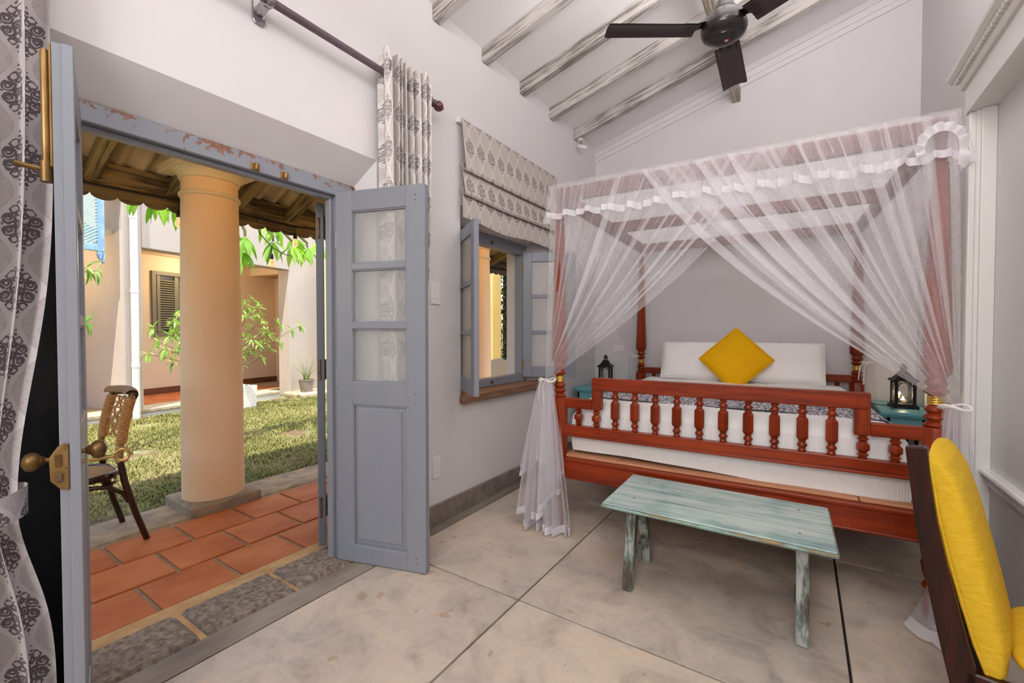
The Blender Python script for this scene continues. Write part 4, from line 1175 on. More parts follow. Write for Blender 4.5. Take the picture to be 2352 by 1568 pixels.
m.build('cloth', M['damask_blind'], bl, smooth=True)
MB().box(XL, XL + 0.032, 2.43, 3.92, 2.835, 2.872).build('headrail', M['plastic'], bl, bevel=0.003)

# ------------------------------------------------------------------ white shelf unit on the right wall
M['unit'] = plain('white_satin_joinery', (0.78, 0.77, 0.74), 0.3, bump=0.02)
M['unit_panel'] = plain('grey_green_panel', (0.74, 0.74, 0.735), 0.35, bump=0.02)
M['unit_low'] = plain('grey_lower_panel', (0.62, 0.60, 0.60), 0.5)
un = thing('wall_unit', 'white panelled wall unit with dentil cornice at the right edge', 'wall unit', (0, 0, 0))
yE, yN = 3.25, -1.6
MB().box(0.815, 0.835, yN, yE, 0.60, 2.50).build('back_panel', M['unit_panel'], un)
MB().box(0.815, 0.835, yN, yE, 0.0, 0.58).build('lower_panel', M['unit_low'], un)
MB().box(0.718, 0.808, yE + 0.004, yE + 0.055, 0.0, 2.475).build('pilaster', M['unit'], un, bevel=0.008, seg=2)
MB().box(0.757, 0.815, yE - 0.03, yE + 0.004, 0.0, 2.475).build('pilaster', M['unit'], un, bevel=0.006, seg=2)
MB().box(0.742, 0.815, yE - 0.012, yE + 0.02, 0.0, 2.475).build('pilaster_fillet', M['unit'], un, bevel=0.002)
MB().box(0.712, 0.826, yN, yE + 0.06, 2.475, 2.625).build('frieze', M['unit'], un, bevel=0.003)
m = MB(); m.prism([(0.826, 2.622), (0.700, 2.622), (0.690, 2.640), (0.690, 2.662), (0.826, 2.662)], 1, yN, yE + 0.085)
m.build('cornice_bed', M['unit'], un, bevel=0.002)
m = MB(); m.prism([(0.826, 2.680), (0.668, 2.680), (0.652, 2.698), (0.648, 2.715), (0.655, 2.730), (0.668, 2.740), (0.826, 2.740)], 1, yN, yE + 0.12)
m.build('cornice', M['unit'], un, smooth=False, bevel=0.002)
dm = MB().box(0.672, 0.80, -0.010, 0.010, 2.660, 2.682).mesh('dentil', M['unit'], bevel=0.001)
y = yE + 0.075
while y > 1.0:
    link('dentil', dm, un, (0, y, 0)); y -= 0.034
sh = MB().prism([(0.828, 0.585), (0.790, 0.585), (0.776, 0.592), (0.770, 0.604), (0.776, 0.616), (0.786, 0.620), (0.828, 0.620)], 1, yN, yE - 0.03).build('shelf', M['unit'], un, bevel=0.002)
MB().box(0.800, 0.826, yN, yE - 0.03, 0.535, 0.552).build('shelf_fillet', M['unit'], un, bevel=0.002)
d2 = MB().box(0.792, 0.826, -0.007, 0.007, 0.552, 0.586).mesh('dentil', M['unit'], bevel=0.001)
y = yE - 0.05
while y > 1.6:
    link('dentil', d2, un, (0, y, 0)); y -= 0.026

# ------------------------------------------------------------------ armchair with the yellow cushion at the lower right
M['chairwood'] = wood('dark_chair_wood', '0a0302', '1e0805', '4c1a0d', 0.3, 2, 9, 0.08, 0.1)
ch = thing('cushioned_chair', 'dark wooden chair with yellow cushions in the right foreground', 'chair', (0, 0, 0))
Lp = [(0.279, 0.956), (0.290, 0.862), (0.305, 0.728), (0.332, 0.557), (0.362, 0.391), (0.389, 0.256), (0.43, 0.0)]
Rp = [(0.331, 0.967), (0.340, 0.871), (0.357, 0.740), (0.389, 0.575), (0.423, 0.415), (0.452, 0.285), (0.475, 0.0)]
for ya, nm in ((1.83, 'back_stile'), (2.30, 'back_stile')):
    q0 = 0 if ya < 2 else 1
    MB().prism(Lp[q0:] + Rp[q0:][::-1], 1, ya, ya + 0.036).build(nm, M['chairwood'], ch, bevel=0.006, seg=2)
for z, x in ((0.78, 0.325), (0.60, 0.357), (0.33, 0.412)):
    MB().box(x - 0.012, x + 0.012, 1.86, 2.31, z - 0.03, z + 0.03).build('back_rail', M['chairwood'], ch, bevel=0.004)
for ya in (1.83, 2.30):
    MB().box(0.42, 0.76, ya, ya + 0.036, 0.245, 0.315).build('seat_rail', M['chairwood'], ch, bevel=0.005)
    MB().box(0.715, 0.76, ya, ya + 0.036, 0.0, 0.25).build('front_leg', M['chairwood'], ch, bevel=0.005)
MB().box(0.72, 0.755, 1.866, 2.30, 0.245, 0.315).build('front_rail', M['chairwood'], ch, bevel=0.004)
M['yellow2'] = cloth_mat('yellow_crinkled_velvet', 'd9ae20', 0, 0, 0.7, 0.0, 'cfa216', 300)
def crinkle():
    m, t, p = newmat('yellow_crinkled_cotton')
    v = coords(t, rand=False, scale=(22, 22, 70))
    h = noise(t, v, 1.3, 5, 0.62, 0.25)
    t.links.new(ramp(t, h, [(0.3, 'cfa41c'), (0.6, 'dcb431')]), p.inputs['Base Color'])
    p.inputs['Roughness'].default_value = 0.8; p.inputs['Specular IOR Level'].default_value = 0.2
    bumpn(t, p, h, 0.4, 0.006)
    return m
M['crinkle'] = crinkle()
back = [(0.338, 0.930), (0.342, 0.905), (0.350, 0.854), (0.362, 0.76), (0.389, 0.623), (0.418, 0.501), (0.446, 0.391), (0.470, 0.318), (0.478, 0.300)]
frnt = [(0.345, 0.932), (0.380, 0.908), (0.414, 0.854), (0.445, 0.760), (0.477, 0.623), (0.503, 0.501), (0.524, 0.391), (0.515, 0.318), (0.484, 0.298)]
def cush(a, b):
    """a: round the cross-section (back -> near side -> front -> far side), b: top to bottom"""
    k = b * 8; i = min(int(k), 7); f = k - i
    bx_, bz = (back[i][j] * (1 - f) + back[i + 1][j] * f for j in (0, 1)); fx_, fz_ = (frnt[i][j] * (1 - f) + frnt[i + 1][j] * f for j in (0, 1))
    t = 2 * PI * a
    c, s = math.cos(t), math.sin(t)
    e = 0.55 if c > 0 else 0.22
    u = math.copysign(abs(c) ** e, c); v = math.copysign(abs(s) ** e, s)
    w_ = 0.5 + 0.5 * u; fx_ = bx_ + (fx_ - bx_) * 0.88 + 0.006 * math.sin(PI * b)
    hy = 0.232 * (1 - 1.0 * max(0, (abs(b - 0.5) - 0.40) / 0.10) ** 3)
    return (bx_ - 0.012 + (fx_ - bx_ + 0.012) * w_, 2.085 + hy * v, bz + (fz_ - bz) * w_)
MB().grid(cush, 64, 48).build('back_cushion', M['crinkle'], ch, smooth=True, label='plump yellow back cushion')
MB().tube([(x - 0.006, 1.855, z) for x, z in back], 0.0045, 6).build('piping', M['crinkle'], ch, smooth=True)
def seatc(a, b):
    t = 2 * PI * a; c, s = math.cos(t), math.sin(t)
    u = math.copysign(abs(c) ** 0.5, c); v = math.copysign(abs(s) ** 0.5, s)
    k = math.sin(PI * b) ** 0.35
    return (0.625 + 0.115 * u * k, 2.085 + 0.225 * v * k, 0.316 + 0.085 * b)
m = MB(); m.grid(seatc, 48, 14)
m.build('seat_cushion', M['crinkle'], ch, smooth=True)

def rebase(root, P, rotz):
    for c in root.children:
        c.data.transform(Matrix.Translation(-Vector(P)))
    root.location = P; root.rotation_euler = (0, 0, rotz)
rebase(ch, (0.36, 1.85, 0.0), D(-14))

# ------------------------------------------------------------------ veranda outside the door
ZV = -0.04
M['terracotta'] = plain('terracotta_tile', 'a4542a', 0.6, c2='c67a47', nscale=4, bump=0.12, bscale=30, stretch=(1, 0.6, 1), lo=0.3, hi=0.72, spec=0.25)
M['grout'] = plain('tile_grout', '8a7760', 0.85, c2='a08a6c', nscale=20, bump=0.2)
M['kerbstone'] = plain('veranda_kerb_stone', '8b7a66', 0.8, c2='b39a76', nscale=9, bump=0.5, bscale=40, bdist=0.01)
m = MB().box(-4.2, XO, -3, 8.0, -0.14, ZV - 0.012)
vf = tag(m.build('veranda_floor', M['grout'], kind='structure'), 'terracotta tiled veranda floor outside the door', 'floor')
def tile(x0, x1, y0, y1):
    a, b = (x1 - x0) / 2, (y1 - y0) / 2
    return MB().box(-a, a, -b, b, -0.03, 0).mesh('tile', M['terracotta'], bevel=0.004, seg=1)
ROWT = [(-2.945, -2.605, 0.815, 'a'), (-3.312, -2.968, 1.015, 'b'), (-3.690, -3.332, 0.855, 'c')]
for x0, x1, yj, nm in ROWT:
    tm = tile(x0, x1, 0, 0.352)
    for k in range(-9, 19):
        link('tile', tm, vf, ((x0 + x1) / 2 + random.uniform(-0.002, 0.002), yj + 0.3745 * k + 0.187, ZV + random.uniform(-0.001, 0.001)))
MB().box(-2.60, -2.452, -3, 8, -0.1, ZV + 0.004).build('mortar_band', M['mortar'], vf, bevel=0.006)
y = -2.0
while y < 7.5:                                                      # edging stones along the lawn
    L = random.uniform(0.7, 1.1)
    def ks(p, q, y=y, L=L):
        x = -4.20 + 0.49 * p; yy = y + 0.008 + (L - 0.016) * q; e = min(p, 1 - p, q, 1 - q)
        j = 0.007 * math.sin(31 * x + 17 * yy) + 0.005 * math.sin(53 * yy)
        return (x - (0.018 * math.sin(5 * yy) if p == 0 else 0), yy, ZV + (j * 0.7 if e > 0.001 else -0.05))
    MB().grid(ks, 12, 18).build('edging_stone', M['kerbstone'], vf, smooth=True)
    y += L

M['ochre'] = plain('ochre_limewash', (0.84, 0.59, 0.37), 0.75, c2=(0.86, 0.62, 0.41), nscale=1.6, bump=0.08, bscale=25, spec=0.2)
M['cream'] = plain('cream_capital_paint', (0.74, 0.62, 0.40), 0.7, bump=0.04)
M['plinth'] = plain('column_plinth_stone', '7f6f5f', 0.8, c2='9d8a72', nscale=10, bump=0.4, bscale=40)
def column(label, x, y):
    r = thing('veranda_column', label, 'column', (x, y, ZV), 0, 'veranda columns')
    MB().box(-0.25, 0.25, -0.25, 0.25, -0.06, 0.072).build('plinth', M['plinth'], r, bevel=0.012)
    MB().lathe([(0.208, 0.06), (0.212, 0.08), (0.212, 0.4), (0.204, 1.6), (0.190, 2.56)], 56).build('shaft', M['ochre'], r, smooth=True)
    MB().lathe([(0.190, 2.410), (0.203, 2.416), (0.209, 2.43), (0.203, 2.444), (0.190, 2.450)], 56).build('neck_ring', M['cream'], r, smooth=True)
    c = MB().lathe([(0.190, 2.545), (0.202, 2.550), (0.204, 2.562), (0.220, 2.590), (0.243, 2.608), (0.243, 2.615)], 56).build('capital', M['cream'], r, smooth=True)
    MB().box(-0.262, 0.262, -0.262, 0.262, 2.612, 2.672).build('abacus', M['cream'], c, bevel=0.004)
    return r
column('ochre round column with cream capital seen through the doorway', -3.955, 1.600)
column('ochre round column seen through the small window', -3.955, 5.03)

# lean-to roof: rafters, battens, corrugated sheets, beam and scalloped fascia
M['oldwood'] = worn('weathered_eave_wood', '92805a', '453a28', 0, 0.50, 0.85, 14, '6b5c3e', 0.05, 3)
M['oldwood_y'] = worn('weathered_beam_wood', '83704c', '3f3425', 1, 0.52, 0.85, 16, '625239', 0.05, 3)
M['fascia'] = worn('weathered_fascia_wood', '746243', '433726', 1, 0.50, 0.85, 16, '5d4d35', 0.05, 3)
M['corrug'] = plain('aged_corrugated_sheet', 'cdbf9f', 0.7, c2='b5a27c', nscale=3, bump=0.1)
vr = thing('veranda_roof', 'corrugated veranda roof on weathered rafters with a scalloped fascia board', 'roof', (0, 0, 0))
SL = 0.39
def zr(x): return 2.457 + SL * (x + 4.34)
ang = math.atan(SL)
rm = MB().box(0, 2.2, -0.042, 0.042, 0, 0.085).mesh('roof_rafter', M['oldwood'], bevel=0.004)
for k in range(-5, 13):
    link('roof_rafter', rm, vr, (-4.36, 1.0 + 0.495 * k - 0.01, zr(-4.36)), (0, -ang, 0))
for x in (-4.33, -4.02, -3.55, -3.05, -2.6):
    MB().box(x - 0.022, x + 0.022, -2.5, 7.5, zr(x) + 0.088, zr(x) + 0.118).build('batten', M['oldwood_y'], vr)
def corr(y0, wd):
    n = 64
    def fn(a, b):
        y = y0 + wd * a; x = -4.47 + 2.05 * b
        return (x, y, zr(x) + 0.148 + 0.026 * math.sin(2 * PI * y / 0.146) )
    m = MB().grid(fn, n, 6)
    k = len(m.v)
    m.grid(lambda a, b: (lambda p: (p[0], p[1], p[2] + 0.007))(fn(a, b)), n, 6)
    m.build('corrugated_sheet', M['corrug'], vr, smooth=True)
for k in range(-3, 8): corr(-0.1 + k * 1.022, 1.024)
MB().box(-4.47, -4.375, -2.5, 7.5, 2.430, 2.62).build('eave_beam', M['oldwood_y'], vr, bevel=0.006)
MB().box(-4.375, -4.355, -2.5, 7.5, 2.415, 2.56).build('fascia_board', M['oldwood_y'], vr, bevel=0.003)
# scalloped strip, one piece with half-round lobes
pts = []
P0, SP = 0.985, 0.158
ylist = []
poly = []
m = MB()
for k in range(-20, 42):
    ya = P0 + SP * (k - 0)
    lobe = [(ya + SP / 2 - SP / 2 * math.cos(PI * i / 12), 2.375 - 0.058 * math.sin(PI * i / 12) ** 0.75) for i in range(13)]
    m.prism([(ya, 2.432)] + lobe + [(ya + SP, 2.432)], 0, -4.392, -4.374)
m.build('scalloped_fascia', M['fascia'], vr)
# string of bulbs along the fascia
M['cable'] = plain('black_cable', '0f0e0e', 0.6)
def bulb_glass():
    m, t, p = newmat('amber_bulb_glass')
    p.inputs['Base Color'].default_value = (0.95, 0.72, 0.42, 1); p.inputs['Transmission Weight'].default_value = 0.9
    p.inputs['Roughness'].default_value = 0.05; p.inputs['IOR'].default_value = 1.15
    p.inputs['Emission Color'].default_value = (1, 0.6, 0.25, 1); p.inputs['Emission Strength'].default_value = 0.25
    return m
M['bulb'] = bulb_glass()
stg = thing('string_lights', 'black cable of hanging filament bulbs along the scalloped fascia', 'string lights', (0, 0, 0))
MB().tube([(-4.350 + 0.004 * math.sin(9 * k), -1.5 + 0.25 * k, 2.418 + 0.008 * math.sin(2.3 * k)) for k in range(33)], 0.007, 6).build('cable', M['cable'], stg, smooth=True)
bsm = MB().lathe([(0.004, 0.0), (0.004, -0.075), (0.013, -0.078), (0.017, -0.095), (0.019, -0.13), (0.016, -0.135)], 12).mesh('socket', M['cable'], smooth=True)
bgm = MB().lathe([(0.014, -0.133), (0.018, -0.145), (0.026, -0.170), (0.029, -0.190), (0.024, -0.210), (0.010, -0.222), (0.001, -0.224)], 14).mesh('bulb', M['bulb'], smooth=True)
bulbs = [(-4.35, 1.525, 2.418), (-4.35, 2.53, 2.418), (-4.35, 0.5, 2.418), (-4.35, 3.6, 2.418)]
for b in bulbs:
    s = link('socket', bsm, stg, b); link('bulb', bgm, s)
MB().tube([(-4.35, 2.15, 2.40), (-4.5, 2.25, 2.31), (-4.75, 2.5, 2.24), (-5.2, 2.9, 2.26), (-5.8, 3.4, 2.36)], 0.005, 6).build('cable', M['cable'], stg, smooth=True)
s = link('socket', bsm, stg, (-4.75, 2.5, 2.245)); link('bulb', bgm, s)
for k in range(12):
    MB().tube([(-4.352, 0.985 + 0.158 * k * 1.0 + 0.02 * math.cos(a) - 0.01, 2.437 + 0.011 * math.sin(a)) for a in [PI * 1.6 * i / 8 for i in range(9)]], 0.0022, 5).build('cup_hook', M['brass_bright'], stg, smooth=True)

# ------------------------------------------------------------------ lawn
M['soil'] = plain('lawn_soil', '6d5840', 0.95, c2='86905a', nscale=3.5, bump=0.5, bscale=40, bdist=0.02, lo=0.42, hi=0.6)
m = MB().box(-13.5, -4.15, -6, 12, -0.3, -0.118)
tag(m.build('courtyard_ground', M['soil'], kind='structure'), 'bare soil of the courtyard under the lawn', 'ground')
def grass():
    import numpy as np
    rg = np.random.default_rng(5)
    N = 115000
    x = -4.25 - 4.95 * rg.random(N) ** 0.95; y = -0.6 + 8.2 * rg.random(N)
    # thin bare patches and a worn edge by the veranda
    bare = np.sin(x * 2.1 + y * 1.3) * np.sin(y * 1.9 - x * 0.7) + 0.35 * np.sin(5 * x) * np.sin(6 * y)
    keep = (bare < 0.55 + 0.5 * rg.random(N)) & (x < -4.27 - 0.25 * rg.random(N))
    keep &= ~((y > 6.8) & (x < -4.8)) & (((x + 9.176) * 0.985 + (y - 2.747) * 0.174) > 0.03)
    x, y = x[keep], y[keep]; N = len(x)
    h = 0.018 + 0.040 * rg.random(N); a = rg.random(N) * 6.283; ln = 0.02 + 0.045 * rg.random(N); wd = 0.0035 + 0.0045 * rg.random(N)
    dx, dy = np.cos(a), np.sin(a)
    z0 = np.full(N, -0.122)
    V = np.zeros((N, 5, 3))
    V[:, 0] = np.c_[x - dy * wd, y + dx * wd, z0]; V[:, 1] = np.c_[x + dy * wd, y - dx * wd, z0]
    mx, my = x + dx * ln * 0.5, y + dy * ln * 0.5
    V[:, 2] = np.c_[mx + dy * wd, my - dx * wd, z0 + h]; V[:, 3] = np.c_[mx - dy * wd, my + dx * wd, z0 + h]
    V[:, 4] = np.c_[x + dx * ln, y + dy * ln, z0 + h * (0.5 + 0.7 * rg.random(N))]
    b = (np.arange(N) * 5)[:, None]
    tri = np.concatenate([b + np.array([[0, 1, 2]]), b + np.array([[0, 2, 3]]), b + np.array([[3, 2, 4]])], 1).reshape(-1)
    me = bpy.data.meshes.new('lawn')
    me.vertices.add(N * 5); me.vertices.foreach_set('co', V.reshape(-1))
    nt_ = N * 3
    me.loops.add(nt_ * 3); me.loops.foreach_set('vertex_index', tri.astype(np.int32))
    me.polygons.add(nt_); me.polygons.foreach_set('loop_start', np.arange(nt_, dtype=np.int32) * 3)
    me.update(calc_edges=True); me.validate()
    return me
def leafmat(name, stops, rough=0.5, trans=0.35, nscale=2.0, rnd=True):
    m, t, p = newmat(name)
    out = [n for n in t.nodes if n.type == 'OUTPUT_MATERIAL'][0]
    if rnd:
        oi = t.nodes.new('ShaderNodeObjectInfo'); v = coords(t)
        f = X(t, oi.outputs['Random']) * 0.6 + X(t, noise(t, v, nscale, 3)) * 0.4
    else:
        v = coords(t, rand=False); f = X(t, noise(t, v, nscale, 6, 0.7)) * 0.6 + X(t, noise(t, v, 60, 2, 0.5)) * 0.4
    c = ramp(t, f, stops)
    t.links.new(c, p.inputs['Base Color']); p.inputs['Roughness'].default_value = rough
    tl = t.nodes.new('ShaderNodeBsdfTranslucent'); t.links.new(c, tl.inputs[0])
    mx = t.nodes.new('ShaderNodeMixShader'); mx.inputs[0].default_value = trans
    t.links.new(p.outputs[0], mx.inputs[1]); t.links.new(tl.outputs[0], mx.inputs[2]); t.links.new(mx.outputs[0], out.inputs[0])
    return m
M['grass'] = leafmat('lawn_grass', [(0.33, '4b4c1a'), (0.44, '74783a'), (0.53, '959052'), (0.64, 'b8a87c')], 0.6, 0.3, 0.9, False)
gm_ = grass(); gm_.materials.append(M['grass'])
tag(link('lawn', gm_), 'short green grass of the courtyard lawn', 'grass', None, 'stuff')

# ------------------------------------------------------------------ house across the courtyard
M['stucco'] = plain('cream_stucco', (0.49, 0.42, 0.36), 0.85, c2=(0.46, 0.395, 0.335), nscale=2.2, bump=0.35, bscale=26, bdist=0.012, spec=0.15)
M['stucco_in'] = plain('cream_inner_wall', (0.74, 0.57, 0.40), 0.85, c2=(0.70, 0.54, 0.37), nscale=1.5, bump=0.05, spec=0.15)
M['pipe'] = plain('cream_downpipe', (0.84, 0.79, 0.72), 0.4)
M['olive'] = plain('olive_shutter_paint', '77705c', 0.55)
M['dado'] = wood('dark_skirting_wood', '3a1c10', '6b3a20', '8f5a34', 0.6, 1, 6, 0.2)
M['kerb'] = plain('whitewashed_kerb', (0.62, 0.58, 0.55), 0.8, c2=(0.52, 0.49, 0.46), nscale=5, bump=0.3)
M['step_stone'] = plain('worn_step_stone', '9b8a74', 0.8, c2='c8b798', nscale=8, bump=0.5, bscale=30, bdist=0.012)
M['blue'] = worn('distressed_blue_paint', '7d9fbe', '4a6fa0', 2, 0.50, 0.6, 7, '9fc0c0', 0.12, 4)
M['pale_blue'] = plain('pale_blue_lattice', 'a9c0bd', 0.6, c2='93b3b6', nscale=20)
OB = Vector((-9.176, 2.747, 0)); ABN = D(10)
op = thing('house_across', 'cream house with open veranda across the courtyard', 'building', OB, ABN)
# local axes: +y runs along its front, +x points to our room, front face at x=0
WB = -1.85; HT = 4.6
def ob(nm, x0, x1, y0, y1, z0, z1, mat, parent=op, bev=0.0, **k): return MB().box(x0, x1, y0, y1, z0, z1).build(nm, mat, parent, bevel=bev, **k)
ob('cross_wall', WB, 0.0, -0.325, -0.065, -0.12, HT, M['stucco'], bev=0.012)
ob('upper_wall', -0.30, 0.0, -0.065, 2.765, 2.735, HT, M['stucco'], bev=0.008)
ob('pier', -0.36, 0.0, 2.765, 5.5, -0.12, HT, M['stucco'], bev=0.012)
ob('back_wall', WB - 0.2, WB, -4.0, 6.0, -0.12, HT, M['stucco_in'])
ob('upper_wall', -0.30, 0.0, -4.0, -0.325, 3.55, HT, M['stucco'])
ob('porch_ceiling', WB, -0.30, -4.0, 3.9, 2.92, 3.0, M['stucco_in'])
ob('porch_beam', WB, -0.36, 3.15, 3.4, 2.735, 2.92, M['stucco_in'])
ob('end_wall', WB, -0.36, 3.86, 4.0, -0.12, 3.0, M['stucco_in'])
pf = ob('porch_floor', WB, -0.42, -4.0, 3.9, -0.12, 0.040, M['grout'])
tmm = MB().box(-0.155, 0.155, -0.155, 0.155, -0.01, 0.012).mesh('tile', M['terracotta'], bevel=0.004)
for i in range(4):
    for j in range(-3, 12):
        y_ = -0.9 + 0.325 * j + (0.16 if i % 2 else 0)
        if abs(y_ + 0.195) < 0.30: continue
        link('tile', tmm, pf, (WB + 0.175 + 0.325 * i, y_, 0.036))
for y0_, y1_ in ((-4.0, -0.325), (-0.065, 3.86)):
    ob('skirting', WB, WB + 0.03, y0_, y1_, 0.05, 0.175, M['dado'], bev=0.004)
y_ = -4.0
for L_ in (1.2, 1.3, 1.17, 1.1, 0.95, 0.78):
    if y_ < 3.0:
        ob('step_stone', -0.43, 0.02, y_ + 0.006, y_ + L_ - 0.006, -0.02, 0.045, M['step_stone'], bev=0.012)
        ob('kerb', -0.40, 0.0, y_, y_ + L_ - 0.003, -0.13, -0.02, M['kerb'], bev=0.006)
    y_ += L_
# downpipe with collars
pp = MB().lathe([(0.05, -0.12), (0.05, 4.6)], 20, (0.055, -0.20, 0)).build('downpipe', M['pipe'], op, smooth=True)
for z in (0.78, 2.0, 3.2): MB().lathe([(0.05, z - 0.03), (0.056, z - 0.028), (0.056, z + 0.028), (0.05, z + 0.03)], 20, (0.055, -0.20, 0)).build('pipe_collar', M['pipe'], pp, smooth=True)
# louvred shutter window
lw = link('louvred_window', None, op, (WB, 0, 0)); 
for a in ((1.00, 1.075, 1.25, 2.60), (1.86, 1.935, 1.25, 2.60)): ob('window_frame', 0, 0.05, *a, M['olive'], lw, 0.004)
ob('window_frame', 0, 0.05, 1.075, 1.86, 2.52, 2.60, M['olive'], lw, 0.004); ob('window_frame', 0, 0.05, 1.075, 1.86, 1.25, 1.33, M['olive'], lw, 0.004)
ob('window_frame', 0.0, 0.04, 1.10, 1.135, 1.33, 2.52, M['olive'], lw, 0.003)
ob('shutter_backing', 0.0, 0.006, 1.075, 1.86, 1.33, 2.52, M['charcoal'], lw)
for a in ((1.09, 1.15), (1.42, 1.50), (1.79, 1.86)): ob('shutter_stile', 0.006, 0.042, *a, 1.34, 2.51, M['olive'], lw, 0.003)
sl_ = MB().box(-0.018, 0.018, -0.145, 0.145, -0.004, 0.004).mesh('slat', M['olive'], bevel=0.001)
for yc in (1.285, 1.645):
    for k in range(22): link('slat', sl_, lw, (0.028, yc, 1.405 + k * 0.048), (0, D(48), 0))
# framed photograph on the porch wall
pc = thing('framed_picture', 'small sepia landscape print in a thin dark frame on the porch wall', 'picture', OB + Matrix.Rotation(ABN, 3, 'Z') @ Vector((WB, -0.56, 1.88)), ABN)
def sepia():
    m, t, p = newmat('sepia_print')
    v = coords(t, rand=False, scale=(1, 5, 8)); n = X(t, noise(t, v, 2.2, 8, 0.7)); tc = t.nodes.new('ShaderNodeTexCoord')
    sx = t.nodes.new('ShaderNodeSeparateXYZ'); t.links.new(tc.outputs['Generated'], sx.inputs[0])
    f = n * 0.7 + X(t, sx.outputs[2]) * 0.25
    t.links.new(ramp(t, f, [(0.36, '3d3a28'), (0.5, '7e7850'), (0.62, 'b9b07c')]), p.inputs['Base Color'])
    return m
MB().box(0.004, 0.012, -0.20, 0.20, -0.145, 0.145).build('print', sepia(), pc)
for a in ((-0.21, 0.21, 0.14, 0.16), (-0.21, 0.21, -0.16, -0.14), (-0.21, -0.19, -0.14, 0.14), (0.19, 0.21, -0.14, 0.14)):
    MB().box(0.0, 0.022, *a).build('frame', M['charcoal'], pc, bevel=0.002)
pc.location = OB + Matrix.Rotation(ABN, 3, 'Z') @ Vector((WB, -0.085 + 0.0, 1.88))
pc.location = OB + Matrix.Rotation(ABN, 3, 'Z') @ Vector((WB + 0.0, -0.56, 1.90))
# blue lattice screen of the upper balcony
lt = thing('lattice_screen', 'distressed blue frame with pale lattice hanging over the porch', 'screen', OB, ABN)
ob('frame_upright', -0.05, 0.01, -0.645, -0.555, 2.58, 4.2, M['blue'], lt, 0.004)
ob('frame_rail', -0.05, 0.01, -2.2, -0.645, 2.58, 2.68, M['blue'], lt, 0.004)
MB().prism([(-0.645, 2.585), (-0.555, 2.585), (-0.555, 2.40), (-0.585, 2.41), (-0.60, 2.45), (-0.63, 2.475), (-0.645, 2.52)], 0, -0.045, 0.005).build('bracket', M['blue'], lt, bevel=0.003)
for s in (1, -1):
    for k in range(-4, 26):
        y0_ = -2.2 + k * 0.066
        a, b = Vector((0, y0_, 2.68)), Vector((0, y0_ + 1.1 * 1.35 * (1 if s > 0 else 1), 3.78))
        p, q = (a, b) if s > 0 else (Vector((-0.014, -2.85 - y0_ + 0.0, 2.68)), Vector((-0.014, -2.85 - y0_ - 1.485, 3.78)))
        # clip the slat to the frame opening
        def clip(p, q):
            t0, t1 = 0.0, 1.0; d = q.y - p.y
            lo, hi = sorted(((-2.2 - p.y) / d, (-0.645 - p.y) / d))
            return max(t0, lo), min(t1, hi)
        t0, t1 = clip(p, q)
        if t1 - t0 < 0.03: continue
        MB().bar(p.lerp(q, t0), p.lerp(q, t1), 0.026, 0.012, up=(1, 0, 0)).build('lattice_slat', M['pale_blue'], lt)

# terracotta roof edge of the neighbouring wing at the right, ochre post below it
ob2 = tag(MB().box(-9.6, -9.3, 6.3, 6.5, -0.12, 3.2).build('ochre_post', M['ochre'], None, bevel=0.01), 'narrow ochre post behind the grassy pot plant', 'post')

# end of the veranda seen through the window: ochre wall and green wall
M['yellow_wall'] = plain('yellow_limewash', (0.84, 0.60, 0.22), 0.8, c2=(0.80, 0.56, 0.19), nscale=2, bump=0.05, spec=0.2)
ew = tag(MB().box(-6.6, -5.03, 6.9, 7.2, -0.12, 3.2).build('veranda_end_wall', M['yellow_wall'], None, bevel=0.01), 'ochre wall at the end of the veranda seen through the small window', 'wall')
ew['kind'] = 'structure'
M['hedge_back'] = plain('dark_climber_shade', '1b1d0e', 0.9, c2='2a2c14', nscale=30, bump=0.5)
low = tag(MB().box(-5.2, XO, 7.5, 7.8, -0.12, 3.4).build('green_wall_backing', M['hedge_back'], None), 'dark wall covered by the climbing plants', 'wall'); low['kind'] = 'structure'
M['hedge'] = leafmat('dark_climber_leaf', [(0.3, '16180a'), (0.5, '333613'), (0.7, '6f5a18')], 0.5, 0.2, 3.0, True)
hg = thing('climbing_plant', 'dark green climber covering the wall beyond the small window', 'plant', (0, 0, 0))
rnd = random.Random(3)
m = MB()
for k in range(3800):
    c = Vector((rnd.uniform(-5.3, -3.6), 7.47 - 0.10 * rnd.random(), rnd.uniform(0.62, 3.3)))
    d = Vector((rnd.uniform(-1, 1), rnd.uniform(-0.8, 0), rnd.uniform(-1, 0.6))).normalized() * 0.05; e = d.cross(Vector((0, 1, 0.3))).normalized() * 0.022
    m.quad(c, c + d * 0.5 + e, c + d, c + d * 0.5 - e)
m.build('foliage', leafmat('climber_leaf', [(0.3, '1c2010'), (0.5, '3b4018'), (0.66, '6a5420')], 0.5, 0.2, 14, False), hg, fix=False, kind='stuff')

# wall lamps added out of view to light column and veranda, outside our wall
M['added_lamp_glass'] = glow('added_lamp_globe', 'ffc878', 5)
def added_wall_lamp(y, z, e, label, c=(1, 0.58, 0.15)):
    r = thing('added_wall_lamp', label, 'lamp', (XO, y, z), 0, 'added veranda lamps')
    MB().lathe([(0.06, -0.03), (0.06, -0.001)], 20, (0, 0, 0), 'x').build('back_plate', M['brass'], r, smooth=True)
    MB().tube([(-0.02, 0, 0), (-0.10, 0, 0.02), (-0.14, 0, -0.01)], 0.01, 8).build('arm', M['brass'], r, smooth=True)
    MB().lathe([(0.02, -0.01), (0.05, -0.04), (0.065, -0.08), (0.05, -0.12), (0.01, -0.14)], 18, (-0.14, 0, 0)).build('globe', M['added_lamp_glass'], r, smooth=True)
    l = lamp('added_wall_light', 'POINT', (-0.24, 0, -0.06), e, c, shadow_soft_size=0.09); l.parent = r
